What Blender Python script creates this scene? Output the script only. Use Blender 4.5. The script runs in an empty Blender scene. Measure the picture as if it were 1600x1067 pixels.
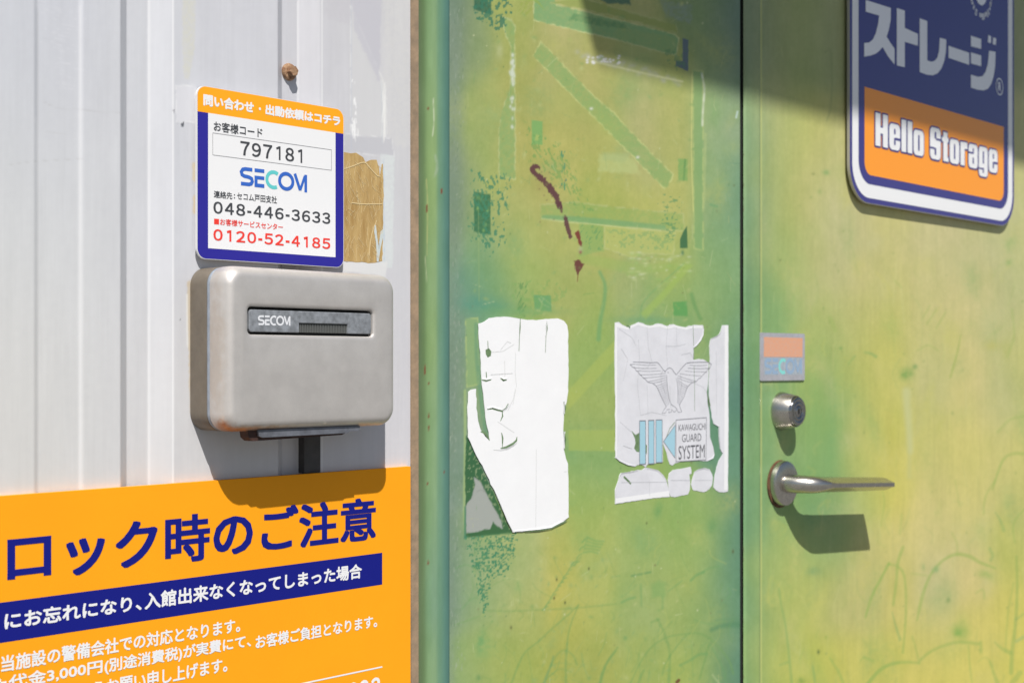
import bpy, bmesh, math, random
import numpy as np
from mathutils import Vector

random.seed(7)
SC = bpy.context.scene
COL = SC.collection
rad = math.radians

# ---------------------------------------------------------------- camera, sky, sun, exposure
CAM_D, CAM_Z, YAW = 0.876, 1.15, rad(42.7)      # metres in front of the wall, eye height, angle between view and wall
FPX, HOR = 2222.2, 568.0                         # 50 mm lens on a 1600 px wide picture, height of the eye line
cam = bpy.data.cameras.new('camera'); cam_o = bpy.data.objects.new('camera', cam); COL.objects.link(cam_o)
cam_o.location = (0, -CAM_D, CAM_Z); cam_o.rotation_euler = (rad(90), 0, YAW - rad(90))
cam.lens = 50; cam.sensor_width = 36; cam.shift_y = (HOR - 533.5) / 1600
cam.clip_start = 0.02; cam.clip_end = 400
cam.dof.use_dof = True; cam.dof.focus_distance = 1.12; cam.dof.aperture_fstop = 12.5
SC.camera = cam_o
world = bpy.data.worlds.new('World'); SC.world = world; world.use_nodes = True
wn = world.node_tree; sky = wn.nodes.new('ShaderNodeTexSky'); sky.sky_type = 'NISHITA'; sky.sun_disc = False
SUN = Vector((-0.70, -1.0, 1.60)).normalized()   # direction towards the sun
sky.sun_elevation = math.asin(SUN.z); sky.sun_rotation = math.atan2(SUN.x, SUN.y) % (2 * math.pi)
wn.links.new(sky.outputs[0], wn.nodes['Background'].inputs[0]); wn.nodes['Background'].inputs[1].default_value = 0.052
sl = bpy.data.lights.new('sun', 'SUN'); sl.energy = 4.2; sl.angle = rad(0.53); sl.color = (1.0, 0.965, 0.91)
so = bpy.data.objects.new('sun', sl); COL.objects.link(so); so.location = (-3, -4, 6)
so.rotation_euler = SUN.to_track_quat('Z', 'Y').to_euler()
SC.view_settings.view_transform = 'Standard'; SC.view_settings.look = 'None'
SC.view_settings.exposure = 0.36; SC.view_settings.gamma = 1; SC.view_settings.use_curve_mapping = False
SC.render.film_transparent = False
LIT = np.array([1.10, 1.10, 1.13])                  # how bright a sunlit white wall reads, per channel

# ---------------------------------------------------------------- measuring helpers
CA, SA = math.cos(YAW), math.sin(YAW)
def at(px, py, y=0.0):
    """Point of the plane at depth y (0 = face of the siding, negative = towards the street) measured in the photograph."""
    r = (px - 800) / FPX
    t = (y + CAM_D) / (SA - r * CA)
    return t * (CA + r * SA), CAM_Z - t * (py - HOR) / FPX
def U(px, y=0.0): return at(px, HOR, y)[0]
def to_px(u, y, z):
    f = u * CA + (y + CAM_D) * SA; r = u * SA - (y + CAM_D) * CA
    return 800 + FPX * r / f, HOR - FPX * (z - CAM_Z) / f
def lin(c):
    c = np.asarray(c, float) / 255.0
    return np.where(c <= 0.04045, c / 12.92, ((c + 0.055) / 1.055) ** 2.4)
def base(r, g, b): return tuple(np.clip(lin((r, g, b)) / LIT, 0.004, 0.86)) + (1.0,)

# ---------------------------------------------------------------- object helpers
def tag(o, label, cat, group=None):
    o['label'] = label; o['category'] = cat
    if group: o['group'] = group
    return o
def mesh_obj(name, V, F, mat, parent=None, smooth=False):
    me = bpy.data.meshes.new(name); me.from_pydata([tuple(map(float, v)) for v in V], [], F)
    if smooth: me.polygons.foreach_set('use_smooth', [True] * len(me.polygons))
    me.materials.append(mat); me.update()
    o = bpy.data.objects.new(name, me); COL.objects.link(o)
    if parent: o.parent = parent
    return o
def fix_normals(o):
    bm = bmesh.new(); bm.from_mesh(o.data); bmesh.ops.recalc_face_normals(bm, faces=bm.faces); bm.to_mesh(o.data); bm.free(); return o
class Geo:
    def __init__(s): s.V = []; s.F = []; s.k = 0
    def add(s, V, F):
        b = len(s.V); s.V += [tuple(v) for v in V]; s.F += [tuple(i + b for i in f) for f in F]; return s
    def sheet(s, pts, y):                       # flat printed shape
        return s.add([(p[0], y, p[1]) for p in pts], [tuple(range(len(pts)))])
    def prism(s, pts, y0, y1):
        n = len(pts); V = [(p[0], y0, p[1]) for p in pts] + [(p[0], y1, p[1]) for p in pts]
        F = [tuple(range(n)), tuple(range(2 * n - 1, n - 1, -1))] + [(i, i + n, (i + 1) % n + n, (i + 1) % n) for i in range(n)]
        return s.add(V, F)
    def box(s, x0, x1, y0, y1, z0, z1): return s.prism([(x0, z0), (x1, z0), (x1, z1), (x0, z1)], y0, y1)
    def ribbon(s, pts, w, y, closed=False):     # line of constant (or listed) width lying on a plane
        P = [np.array(p, float) for p in pts]; n = len(P)
        W = w if hasattr(w, '__len__') else [w] * n
        V = []; s.k += 1; yy = y - 1.2e-5 * (s.k % 9)
        for i in range(n):
            a = P[i - 1] if (i or closed) else P[i]; b = P[(i + 1) % n] if (i < n - 1 or closed) else P[i]
            d1 = P[i] - a; d2 = b - P[i]
            if not np.any(d1): d1 = d2
            if not np.any(d2): d2 = d1
            d1 = d1 / (np.linalg.norm(d1) + 1e-12); d2 = d2 / (np.linalg.norm(d2) + 1e-12)
            n1 = np.array((-d1[1], d1[0])); n2 = np.array((-d2[1], d2[0])); m = n1 + n2; L = np.linalg.norm(m)
            m = n1 if L < 0.35 else m / L; k = 1 / max(0.6, float(m @ n1))
            for sg in (1, -1):
                q = P[i] + m * k * W[i] / 2 * sg; V.append((q[0], yy, q[1]))
        F = [(2 * i, 2 * i + 1, (2 * i + 3) % (2 * n), (2 * i + 2) % (2 * n)) for i in range(n if closed else n - 1)]
        return s.add(V, F)
    def lathe(s, prof, c, n=48, flip=1):        # prof: list of (radius, y) round an axis along y through c=(x,z)
        V = []; m = len(prof)
        for r, y in prof:
            for k in range(n):
                t = 2 * math.pi * k / n; V.append((c[0] + r * math.cos(t), y, c[1] + r * math.sin(t)))
        F = [(i * n + k, i * n + (k + 1) % n, (i + 1) * n + (k + 1) % n, (i + 1) * n + k) for i in range(m - 1) for k in range(n)]
        F += [tuple(range(n)), tuple(range((m - 1) * n, m * n))]
        return s.add(V, F)
    def build(s, name, mat, parent=None, smooth=False): return mesh_obj(name, s.V, s.F, mat, parent, smooth)
def rrect(x0, x1, z0, z1, r, n=8, corners=(1, 1, 1, 1)):
    out = []
    for (cx, cz, a0, on) in ((x1 - r, z1 - r, 0, corners[0]), (x0 + r, z1 - r, 90, corners[1]), (x0 + r, z0 + r, 180, corners[2]), (x1 - r, z0 + r, 270, corners[3])):
        if on:
            for k in range(n + 1):
                t = rad(a0 + 90 * k / n); out.append((cx + r * math.cos(t), cz + r * math.sin(t)))
        else:
            sx = 1 if cx > (x0 + x1) / 2 else -1; sz = 1 if cz > (z0 + z1) / 2 else -1
            out.append((cx + r * sx, cz + r * sz))
    return out
def smooth_path(pts, n=6):                      # Catmull-Rom through the points
    P = [np.array(p, float) for p in pts]
    if len(P) < 3: return P
    P = [2 * P[0] - P[1]] + P + [2 * P[-1] - P[-2]]; out = []
    for i in range(1, len(P) - 2):
        for k in range(n):
            t = k / n; a, b, c, d = P[i - 1:i + 3]
            out.append(0.5 * (2 * b + (c - a) * t + (2 * a - 5 * b + 4 * c - d) * t * t + (3 * b - a - 3 * c + d) * t ** 3))
    out.append(P[-2]); return out
def ragged(pts, amp, step, seed=0):             # tear the edge of an outline
    rnd = random.Random(seed); out = []
    n = len(pts)
    for i in range(n):
        a = np.array(pts[i], float); b = np.array(pts[(i + 1) % n], float); L = np.linalg.norm(b - a); m = max(1, int(L / step))
        d = (b - a) / (L + 1e-9); nn = np.array((-d[1], d[0]))
        for k in range(m):
            q = a + (b - a) * k / m
            out.append(tuple(q + (nn * rnd.gauss(0, amp) if k else 0)))
    return out

# ---------------------------------------------------------------- materials
def streaky(m, k):                               # stretch a material's grain along the vertical
    nt = m.node_tree; tc = [n for n in nt.nodes if n.type == 'TEX_COORD'][0]
    mp = nt.nodes.new('ShaderNodeMapping'); mp.inputs['Scale'].default_value = (1, 1, k); nt.links.new(tc.outputs['Object'], mp.inputs['Vector'])
    for n in nt.nodes:
        if n.type == 'TEX_NOISE': nt.links.new(mp.outputs[0], n.inputs['Vector'])
    return m
def mat(name, col=(0.5, 0.5, 0.5, 1), rough=0.5, metal=0.0, spec=0.5, bump=0.0, bscale=400, var=0.0, vscale=30, vcol=None, alpha=1.0):
    m = bpy.data.materials.new(name); m.use_nodes = True; nt = m.node_tree; p = nt.nodes['Principled BSDF']
    p.inputs['Base Color'].default_value = col; p.inputs['Roughness'].default_value = rough
    p.inputs['Metallic'].default_value = metal; p.inputs['Specular IOR Level'].default_value = spec; p.inputs['Alpha'].default_value = alpha
    tc = nt.nodes.new('ShaderNodeTexCoord')
    if var:
        n = nt.nodes.new('ShaderNodeTexNoise'); n.inputs['Scale'].default_value = vscale; n.inputs['Detail'].default_value = 6; n.inputs['Roughness'].default_value = 0.65
        nt.links.new(tc.outputs['Object'], n.inputs['Vector'])
        r = nt.nodes.new('ShaderNodeMapRange'); r.inputs[1].default_value = 0.35; r.inputs[2].default_value = 0.65
        nt.links.new(n.outputs['Fac'], r.inputs[0])
        x = nt.nodes.new('ShaderNodeMix'); x.data_type = 'RGBA'; x.inputs[6].default_value = col
        x.inputs[7].default_value = vcol or tuple(c * (1 - var) for c in col[:3]) + (1,)
        nt.links.new(r.outputs[0], x.inputs[0]); nt.links.new(x.outputs[2], p.inputs['Base Color'])
        rr = nt.nodes.new('ShaderNodeMapRange'); rr.inputs[3].default_value = max(0.05, rough - 0.08); rr.inputs[4].default_value = min(1, rough + 0.12)
        nt.links.new(n.outputs['Fac'], rr.inputs[0]); nt.links.new(rr.outputs[0], p.inputs['Roughness'])
    if bump:
        n = nt.nodes.new('ShaderNodeTexNoise'); n.inputs['Scale'].default_value = bscale; n.inputs['Detail'].default_value = 4
        nt.links.new(tc.outputs['Object'], n.inputs['Vector'])
        b = nt.nodes.new('ShaderNodeBump'); b.inputs['Strength'].default_value = 1.0; b.inputs['Distance'].default_value = bump
        nt.links.new(n.outputs['Fac'], b.inputs['Height']); nt.links.new(b.outputs[0], p.inputs['Normal'])
    return m
def painted_mat(name, spec=0.4, bump=0.00006, bscale=350):
    m = mat(name, bump=bump, bscale=bscale, spec=spec); nt = m.node_tree; p = nt.nodes['Principled BSDF']
    a = nt.nodes.new('ShaderNodeAttribute'); a.attribute_name = 'paint'; nt.links.new(a.outputs['Color'], p.inputs['Base Color'])
    nt.links.new(a.outputs['Alpha'], p.inputs['Roughness'])
    return m

# ---------------------------------------------------------------- hand-painted surfaces: a fine grid whose vertices carry the paint
def vnoise(x, y, seed=0):
    rs = np.random.RandomState(seed); T = rs.rand(256, 256)
    xi = np.floor(x).astype(int); yi = np.floor(y).astype(int); fx = x - xi; fy = y - yi
    fx = fx * fx * (3 - 2 * fx); fy = fy * fy * (3 - 2 * fy)
    g = lambda i, j: T[i % 256, j % 256]
    return (g(xi, yi) * (1 - fx) + g(xi + 1, yi) * fx) * (1 - fy) + (g(xi, yi + 1) * (1 - fx) + g(xi + 1, yi + 1) * fx) * fy
def fbm(x, y, seed=0, o=4):
    s = 0; a = 0.5; t = 0
    for k in range(o): s = s + a * vnoise(x * 2 ** k, y * 2 ** k, seed + k); t += a; a *= 0.5
    return s / t
def sstep(a, b, x):
    t = np.clip((x - a) / (b - a), 0, 1); return t * t * (3 - 2 * t)
class Paint:
    """Colour, gloss and relief for the vertices of one surface; x, y are the places measured in the photograph."""
    def __init__(s, us, zs, y0):
        s.us, s.zs, s.y0 = us, zs, y0
        s.u, s.z = np.meshgrid(us, zs); s.u = s.u.ravel(); s.z = s.z.ravel(); s.h = np.zeros_like(s.u)
        s.x, s.y = to_px(s.u, y0, s.z); s.c = np.zeros((len(s.u), 3)); s.r = np.full(len(s.u), 0.45)
    def field(s, pts, sig):
        P = np.array([(p[0], p[1]) for p in pts], float); C = lin(np.array([p[2] for p in pts], float))
        x = np.clip(s.x, P[:, 0].min() - 10, P[:, 0].max() + 10); y = np.clip(s.y, -20, 1090)
        acc = np.zeros_like(s.c); w = np.zeros(len(x))
        for (a, b), c in zip(P, C):
            d = np.exp(-(((x - a) / sig[0]) ** 2 + ((y - b) / sig[1]) ** 2) / 2) + 1e-9 / (1 + ((x - a) ** 2 + (y - b) ** 2) / 1e4)
            acc += d[:, None] * c; w += d
        s.c = acc / w[:, None]
    def put(s, m, idx, col, h=0.0, r=None):
        C = lin(np.array(col, float)); s.c[idx] = s.c[idx] * (1 - m[:, None]) + C * m[:, None]; s.h[idx] += m * h
        if r is not None: s.r[idx] = s.r[idx] * (1 - m) + r * m
    def near(s, x0, x1, y0, y1, pad=12):
        return np.where((s.x > x0 - pad) & (s.x < x1 + pad) & (s.y > y0 - pad) & (s.y < y1 + pad))[0]
    def dist(s, idx, pts, closed=False, ws=None):
        x, y = s.x[idx], s.y[idx]; best = np.full(len(idx), 1e9); wb = np.zeros(len(idx)); n = len(pts)
        for i in range(n if closed else n - 1):
            (ax, ay), (bx, by) = pts[i], pts[(i + 1) % n]; dx, dy = bx - ax, by - ay; L = dx * dx + dy * dy + 1e-9
            t = np.clip(((x - ax) * dx + (y - ay) * dy) / L, 0, 1); d = np.hypot(x - ax - t * dx, y - ay - t * dy)
            if ws is not None:
                w = ws[i] + (ws[(i + 1) % n] - ws[i]) * t; k = d - w < best - wb; wb = np.where(k, w, wb); best = np.where(k, d, best)
            else: best = np.minimum(best, d)
        return (best, wb) if ws is not None else best
    def inside(s, idx, pts):
        x, y = s.x[idx], s.y[idx]; ins = np.zeros(len(idx), bool); n = len(pts)
        for i in range(n):
            (ax, ay), (bx, by) = pts[i], pts[(i + 1) % n]
            c = ((ay > y) != (by > y)) & (x < (bx - ax) * (y - ay) / (by - ay + 1e-12) + ax); ins ^= c
        return ins
    def poly(s, pts, col, a=1.0, soft=1.2, edge=None, ea=0.6, ew=1.3, h=0.0, r=None, rag=0.0, tex=0.0, seed=3):
        xs = [p[0] for p in pts]; ys = [p[1] for p in pts]; idx = s.near(min(xs), max(xs), min(ys), max(ys), 8 + soft)
        if not len(idx): return
        d = s.dist(idx, pts, True); sd = np.where(s.inside(idx, pts), d, -d)
        x, y = s.x[idx], s.y[idx]
        if rag: sd = sd + (fbm(x / 5, y / 5, seed, 3) - 0.5) * 2 * rag
        m = sstep(-soft, soft, sd) * a
        if tex: m = m * (1 - tex + tex * sstep(0.35, 0.6, fbm(x / 4, y / 4, seed + 9, 3)))
        s.put(m, idx, col, h, r)
        if edge is not None:
            e = np.exp(-(sd / ew) ** 2) * ea * sstep(0.25, 0.6, fbm(x / 9, y / 9, seed + 5, 2)); s.put(e, idx, edge)
    def line(s, pts, w, col, a=0.8, soft=1.2, curve=True, brk=0.0, seed=1, h=0.0, rag=0.0):
        ws = list(w) if hasattr(w, '__len__') else [w] * len(pts)
        if len(ws) == 2 and len(pts) > 2: ws = list(np.linspace(ws[0], ws[1], len(pts)))
        if curve and len(pts) > 2:
            P = smooth_path([(p[0], p[1], q) for p, q in zip(pts, ws)], 5); pts = [(p[0], p[1]) for p in P]; ws = [p[2] for p in P]
        xs = [p[0] for p in pts]; ys = [p[1] for p in pts]; idx = s.near(min(xs), max(xs), min(ys), max(ys), 8 + max(ws) + soft)
        if not len(idx): return
        d, wb = s.dist(idx, pts, False, [q / 2 for q in ws]); d = d + (rag * 2 * (fbm(s.x[idx] / 3.2, s.y[idx] / 3.2, seed + 40, 3) - 0.5) if rag else 0); m = (1 - sstep(-soft, soft, d - wb)) * a
        if brk: m = m * (1 - brk + brk * sstep(0.4, 0.55, fbm(s.x[idx] / 6, s.y[idx] / 6, seed, 3)))
        s.put(m, idx, col, h)
    def blob(s, cx, cy, rx, ry, col, a=0.5, ang=0, tex=0.4, seed=4):
        idx = s.near(cx - 2 * max(rx, ry), cx + 2 * max(rx, ry), cy - 2 * max(rx, ry), cy + 2 * max(rx, ry))
        if not len(idx): return
        t = rad(ang); x = s.x[idx] - cx; y = s.y[idx] - cy; q = x * math.cos(t) + y * math.sin(t); p = -x * math.sin(t) + y * math.cos(t)
        m = np.exp(-((q / rx) ** 2 + (p / ry) ** 2)) * a * (1 - tex + 2 * tex * fbm(s.x[idx] / 5, s.y[idx] / 5, seed, 3)); s.put(np.clip(m, 0, 1), idx, col)
    def stipple(s, pts, col, a=0.7, thr=0.57, sc=(2.6, 3.2), seed=11, ang=0, fade=14, h=-0.00004):
        xs = [p[0] for p in pts]; ys = [p[1] for p in pts]; idx = s.near(min(xs), max(xs), min(ys), max(ys))
        if not len(idx): return
        d = s.dist(idx, pts, True); ins = s.inside(idx, pts); t = rad(ang)
        x, y = s.x[idx], s.y[idx]; q = (x * math.cos(t) + y * math.sin(t)) / sc[0]; p = (-x * math.sin(t) + y * math.cos(t)) / sc[1]
        k = np.where(ins, np.clip(d / fade, 0, 1), 0) ** 0.6
        m = sstep(thr - 0.02, thr + 0.10, fbm(q / 1.25, p / 1.25, seed, 2) - (1 - k) * 0.22) * a * ins; s.put(m, idx, col, h)
    def grain(s, amp, sx, sy, seed, tint=(1, 1, 1)):
        n = (fbm(s.x / sx, s.y / sy, seed, 5) - 0.5) * 2 * amp; s.c *= 1 + n[:, None] * np.array(tint)
    def build(s, name, material, parent=None, prof=None):
        nu, nz = len(s.us), len(s.zs); V = np.empty((nu * nz, 3), np.float32)
        V[:, 0] = s.u; V[:, 2] = s.z; V[:, 1] = s.y0 - s.h + (prof(s.u) if prof else 0)
        i = np.arange(nz - 1)[:, None] * nu + np.arange(nu - 1)[None, :]; i = i.ravel()
        F = np.stack([i, i + 1, i + 1 + nu, i + nu], 1).astype(np.int32)
        me = bpy.data.meshes.new(name); me.vertices.add(len(V)); me.vertices.foreach_set('co', V.ravel())
        me.loops.add(F.size); me.loops.foreach_set('vertex_index', F.ravel()); me.polygons.add(len(F))
        me.polygons.foreach_set('loop_start', np.arange(0, F.size, 4, dtype=np.int32)); me.update(calc_edges=True)
        me.polygons.foreach_set('use_smooth', np.ones(len(F), bool))
        at_ = me.color_attributes.new('paint', 'FLOAT_COLOR', 'POINT')
        C = np.concatenate([np.clip(s.c / LIT, 0.005, 0.85), s.r[:, None]], 1).astype(np.float32); at_.data.foreach_set('color', C.ravel())
        me.materials.append(material); me.update()
        o = bpy.data.objects.new(name, me); COL.objects.link(o)
        if parent: o.parent = parent
        return o
def axis(lo, hi, a, b, d, coarse=0.06):         # fine between a and b, coarse outside
    A = list(np.arange(lo, a - coarse * 0.3, coarse)) if lo < a else []
    B = list(np.arange(hi, b + coarse * 0.3, -coarse))[::-1] if hi > b else []
    return np.array(A + list(np.linspace(a, b, int((b - a) / d) + 1)) + B)

# ---------------------------------------------------------------- lettering
_tc = {}
def glyphs(s, space=1.0, shear=0.0):
    k = (s, space, shear)
    if k not in _tc:
        c = bpy.data.curves.new('t', 'FONT'); c.body = s; c.resolution_u = 3; c.space_character = space; c.shear = shear
        o = bpy.data.objects.new('t', c); COL.objects.link(o); bpy.context.view_layer.update()
        me = bpy.data.meshes.new_from_object(o.evaluated_get(bpy.context.evaluated_depsgraph_get()))
        V = np.array([v.co[:2] for v in me.vertices]); F = [tuple(p.vertices) for p in me.polygons]
        bpy.data.objects.remove(o); bpy.data.curves.remove(c); bpy.data.meshes.remove(me); _tc[k] = (V, F)
    return _tc[k]
def letter(geo, s, x0, x1, zt, zb, y, bold=0.0, boldz=None, space=1.0, shear=0.0, square=False):
    """Lettering fitted into x0..x1, zb..zt on the plane at depth y; bold in metres thickens the strokes."""
    V, F = glyphs(s, space, shear); lo = V.min(0); hi = V.max(0); bz = bold if boldz is None else boldz
    q = (V - lo) / (hi - lo); X = x0 + bold / 2 + q[:, 0] * (x1 - x0 - bold); Z = zb + bz / 2 + q[:, 1] * (zt - zb - bz)
    offs = [(0, 0)]
    if bold: offs += [(math.cos(t) * bold / 2, math.sin(t) * bz / 2) for t in [2 * math.pi * k / 8 for k in range(8)]]
    if square: offs = [(0, 0)] + [(a * bold / 2, b * bz / 2) for a in (-1, 0, 1) for b in (-1, 0, 1) if a or b]
    for k, (dx, dz) in enumerate(offs):
        geo.add(np.stack([X + dx, np.full(len(X), y - 1e-5 * k), Z + dz], 1), F)
    return geo
def letter_px(geo, s, xa, xb, xm, yt, yb, depth, y, **kw):
    """As letter(), with the ends xa, xb and the heights yt, yb (at xm) read off the photograph on the plane `depth`."""
    return letter(geo, s, U(xa, depth), U(xb, depth), at(xm, yt, depth)[1], at(xm, yb, depth)[1], y, **kw)
def rr(x0, y0, x1, y1, r=0.30):
    r2 = min(r, (y1 - y0) * .36)
    return [(x0 + r, y1), (x1 - r, y1), (x1 - .07, y1 - r2 * .3), (x1, y1 - r2), (x1, y0 + r2), (x1 - .07, y0 + r2 * .3), (x1 - r, y0), (x0 + r, y0), (x0 + .07, y0 + r2 * .3), (x0, y0 + r2), (x0, y1 - r2), (x0 + .07, y1 - r2 * .3)]
    return [(x0 + r, y1), (x1 - r, y1), (x1 - r * .3, y1 - r * .3), (x1, y1 - r), (x1, y0 + r), (x1 - r * .3, y0 + r * .3), (x1 - r, y0), (x0 + r, y0), (x0 + r * .3, y0 + r * .3), (x0, y0 + r), (x0, y1 - r), (x0 + r * .3, y1 - r * .3)]
DIG = {'0': [(rr(0, 0, 1, 1), 1)], '1': [([(.28, .80), (.62, 1), (.62, 0)], 0)],
 '2': [([(.02, .70), (.02, .86), (.07, .96), (.16, 1), (.84, 1), (.94, .96), (.98, .86), (.98, .64), (.90, .54), (.16, .26), (.02, .14), (.02, 0), (1, 0)], 0)],
 '3': [([(.03, .74), (.03, .86), (.08, .96), (.17, 1), (.83, 1), (.93, .96), (.97, .87), (.97, .64), (.92, .56), (.83, .53), (.35, .53)], 0), ([(.83, .53), (.95, .49), (1, .41), (1, .14), (.95, .04), (.85, 0), (.15, 0), (.05, .04), (0, .14), (0, .27)], 0)],
 '4': [([(.76, 0), (.76, 1), (.70, 1), (0, .30), (0, .25), (1, .25)], 0)],
 '5': [([(.94, 1), (.10, 1), (.05, .56), (.18, .62), (.84, .62), (.95, .58), (1, .48), (1, .14), (.95, .04), (.85, 0), (.15, 0), (.05, .04), (0, .13), (0, .24)], 0)],
 '6': [([(.95, .78), (.95, .88), (.90, .96), (.82, 1), (.15, 1), (.05, .96), (0, .86), (0, .14), (.05, .04), (.15, 0), (.85, 0), (.95, .04), (1, .14), (1, .46), (.95, .56), (.85, .60), (.15, .60), (0, .54)], 0)],
 '7': [([(0, 1), (1, 1), (.96, .84), (.42, 0)], 0)], '8': [(rr(.04, .53, .96, 1, .14), 1), (rr(0, 0, 1, .53, .14), 1)],
 '9': [([(.05, .22), (.05, .12), (.10, .04), (.18, 0), (.85, 0), (.95, .04), (1, .14), (1, .86), (.95, .96), (.85, 1), (.15, 1), (.05, .96), (0, .86), (0, .54), (.05, .44), (.15, .40), (.85, .40), (1, .46)], 0)],
 '-': [([(.05, .42), (.95, .42)], 0)]}
def chaikin(P, cl, it=2):
    for _ in range(it):
        n = len(P); Q = []
        for i in range(n if cl else n - 1):
            a, b = P[i], P[(i + 1) % n]; Q += [(a[0] * .75 + b[0] * .25, a[1] * .75 + b[1] * .25), (a[0] * .25 + b[0] * .75, a[1] * .25 + b[1] * .75)]
        P = Q if cl else [P[0]] + Q[1:-1] + [P[-1]]
    return P
def digits(geo, s, x0, x1, zt, zb, y, w):
    cell = {'-': .46}; tot = sum(cell.get(c, 1.0) for c in s) + .22 * (len(s) - 1); k = (x1 - x0) / tot; x = x0
    for c in s:
        a = cell.get(c, 1.0) * k
        if c == '-': geo.ribbon([(x, zb + (zt - zb) * .40), (x + a, zb + (zt - zb) * .40)], w, y)
        elif c == '1': geo.ribbon([(x + a * .24, zt - (zt - zb) * .20), (x + a * .60 - w * .3, zt - w * .5), (x + a * .60, zt - w * .5), (x + a * .60, zb)], w, y)
        else: letter(geo, chr(0xFF10 + int(c)), x, x + a, zt, zb, y, bold=w * .42, boldz=w * .30)
        x += a + .22 * k
    return geo
def wordmark(x0, x1, zt, zb, y, wk=.20):         # the five-letter security company mark: S E C O and a slanted M
    h = zt - zb; w = h * wk; f = lambda P: [(x0 + w * .5 + p[0] / 369 * (x1 - x0 - w), zb + w / 2 + p[1] / 100 * (h - w)) for p in P]
    a = Geo(); c = Geo()
    a.ribbon(f([(62, 100), (24, 100), (10, 95), (2, 78), (6, 60), (18, 52), (44, 48), (58, 40), (62, 22), (56, 6), (44, 0), (0, 0)]), w, y)
    a.ribbon(f([(128, 100), (74, 100)]), w, y); a.ribbon(f([(128, 52), (74, 52)]), w * .95, y); a.ribbon(f([(128, 0), (74, 0)]), w, y); a.ribbon(f([(82, -11), (82, 62)]), w, y)
    c.ribbon(f([(180 + 38 * math.cos(rad(t)), 50 + 52 * math.sin(rad(t))) for t in range(52, 312, 13)]), w, y)
    a.ribbon(f([(251 + 38 * math.cos(rad(t)), 50 + 52 * math.sin(rad(t))) for t in range(0, 360, 12)]), w, y, True)
    a.ribbon(f([(300, 110), (331, 0)]), w * .95, y); a.ribbon(f([(331, 0), (358, 100)]), w * .8, y); a.ribbon(f([(364, -11), (364, 111)]), w * .95, y)
    return a, c

# ================================================================ MATERIALS IN USE
M_siding = painted_mat('coated_steel_siding', spec=0.25, bump=0.00005, bscale=180)
M_door = painted_mat('mural_paint_on_steel', spec=0.22, bump=0.00007, bscale=260)
M_seal = mat('tan_sealant', base(172, 146, 120), 0.75, bump=0.0003, bscale=300, var=0.35, vscale=60, vcol=base(140, 122, 102))
M_dark = mat('dark_gap', (0.008, 0.009, 0.010, 1), 0.9)
M_edge = mat('door_edge_paint', base(110, 150, 125), 0.6, var=0.3, vscale=40)
M_steel = mat('satin_stainless', (0.58, 0.55, 0.50, 1), 0.27, metal=1.0, bump=0.00002, bscale=900, var=0.18, vscale=160)
M_steel2 = mat('polished_stainless', (0.40, 0.39, 0.38, 1), 0.16, metal=1.0, var=0.2, vscale=200)
M_groove = mat('black_groove', (0.02, 0.02, 0.022, 1), 0.6)
M_rustring = mat('rust_dirt', (0.16, 0.075, 0.035, 1), 0.9, bump=0.0002, bscale=500, var=0.6, vscale=200)
M_white = mat('white_print', (0.80, 0.80, 0.81, 1), 0.38)
M_vinyl = mat('white_vinyl', (0.85, 0.85, 0.86, 1), 0.45, bump=0.00025, bscale=45, var=0.03, vscale=30)
M_kvinyl = mat('pale_grey_vinyl', (0.70, 0.70, 0.74, 1), 0.45, bump=0.0003, bscale=60, var=0.10, vscale=40)
M_orange = mat('orange_print', (0.95, 0.38, 0.016, 1), 0.5, spec=0.2)
M_orange2 = mat('orange_panel_paint', (0.95, 0.37, 0.010, 1), 0.55, spec=0.15, var=0.06, vscale=8)
M_orange3 = mat('orange_sign_print', (0.95, 0.33, 0.022, 1), 0.2, spec=0.6)
M_blue = mat('blue_print', (0.028, 0.024, 0.28, 1), 0.5, spec=0.2)
M_navy = mat('navy_print', (0.008, 0.012, 0.20, 1), 0.5, spec=0.15)
M_signblue = mat('violet_blue_print', (0.045, 0.036, 0.21, 1), 0.16, spec=0.9)
M_char = mat('charcoal_print', (0.055, 0.058, 0.065, 1), 0.45)
M_red = mat('red_print', (0.80, 0.045, 0.03, 1), 0.45)
M_logo = mat('logo_blue_print', (0.035, 0.13, 0.52, 1), 0.4)
M_teal = mat('logo_teal_print', (0.12, 0.56, 0.56, 1), 0.4)
M_rim = mat('sheet_metal_rim', (0.45, 0.43, 0.40, 1), 0.45, metal=0.4)
M_whiterim = mat('white_plastic_rim', (0.72, 0.72, 0.72, 1), 0.45)

# ================================================================ GROUND AND CANOPY (outside the picture, they bounce and block light)
g = Geo(); g.add([(-90, -90, 0), (90, -90, 0), (90, 60, 0), (-90, 60, 0)], [(0, 1, 2, 3)])
o = g.build('ground', mat('concrete_ground', (0.20, 0.197, 0.19, 1), 0.9, bump=0.002, bscale=60, var=0.25, vscale=3)); o['kind'] = 'structure'
YD, YF = 0.009, 0.006                            # depth of the door face and of the frame face
cu, cz = at(932, 97, YD); S = 0.78
zc_ = cz + 1.60 * (S + YD); x0_ = cu - 0.70 * (S + YD)
M_can = mat('white_canopy_metal', (0.6, 0.6, 0.6, 1), 0.5)
g = Geo(); g.box(x0_, x0_ + 3.4, -S, 0.02, zc_, zc_ + 0.07)
can = g.build('entrance_canopy', M_can); tag(can, 'flat white metal canopy projecting over the green doors', 'canopy')
g = Geo(); g.box(x0_ + 0.02, x0_ + 3.38, -S + 0.02, -S + 0.06, zc_ + 0.07, zc_ + 0.11); g.build('gutter', M_can, can)

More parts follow.
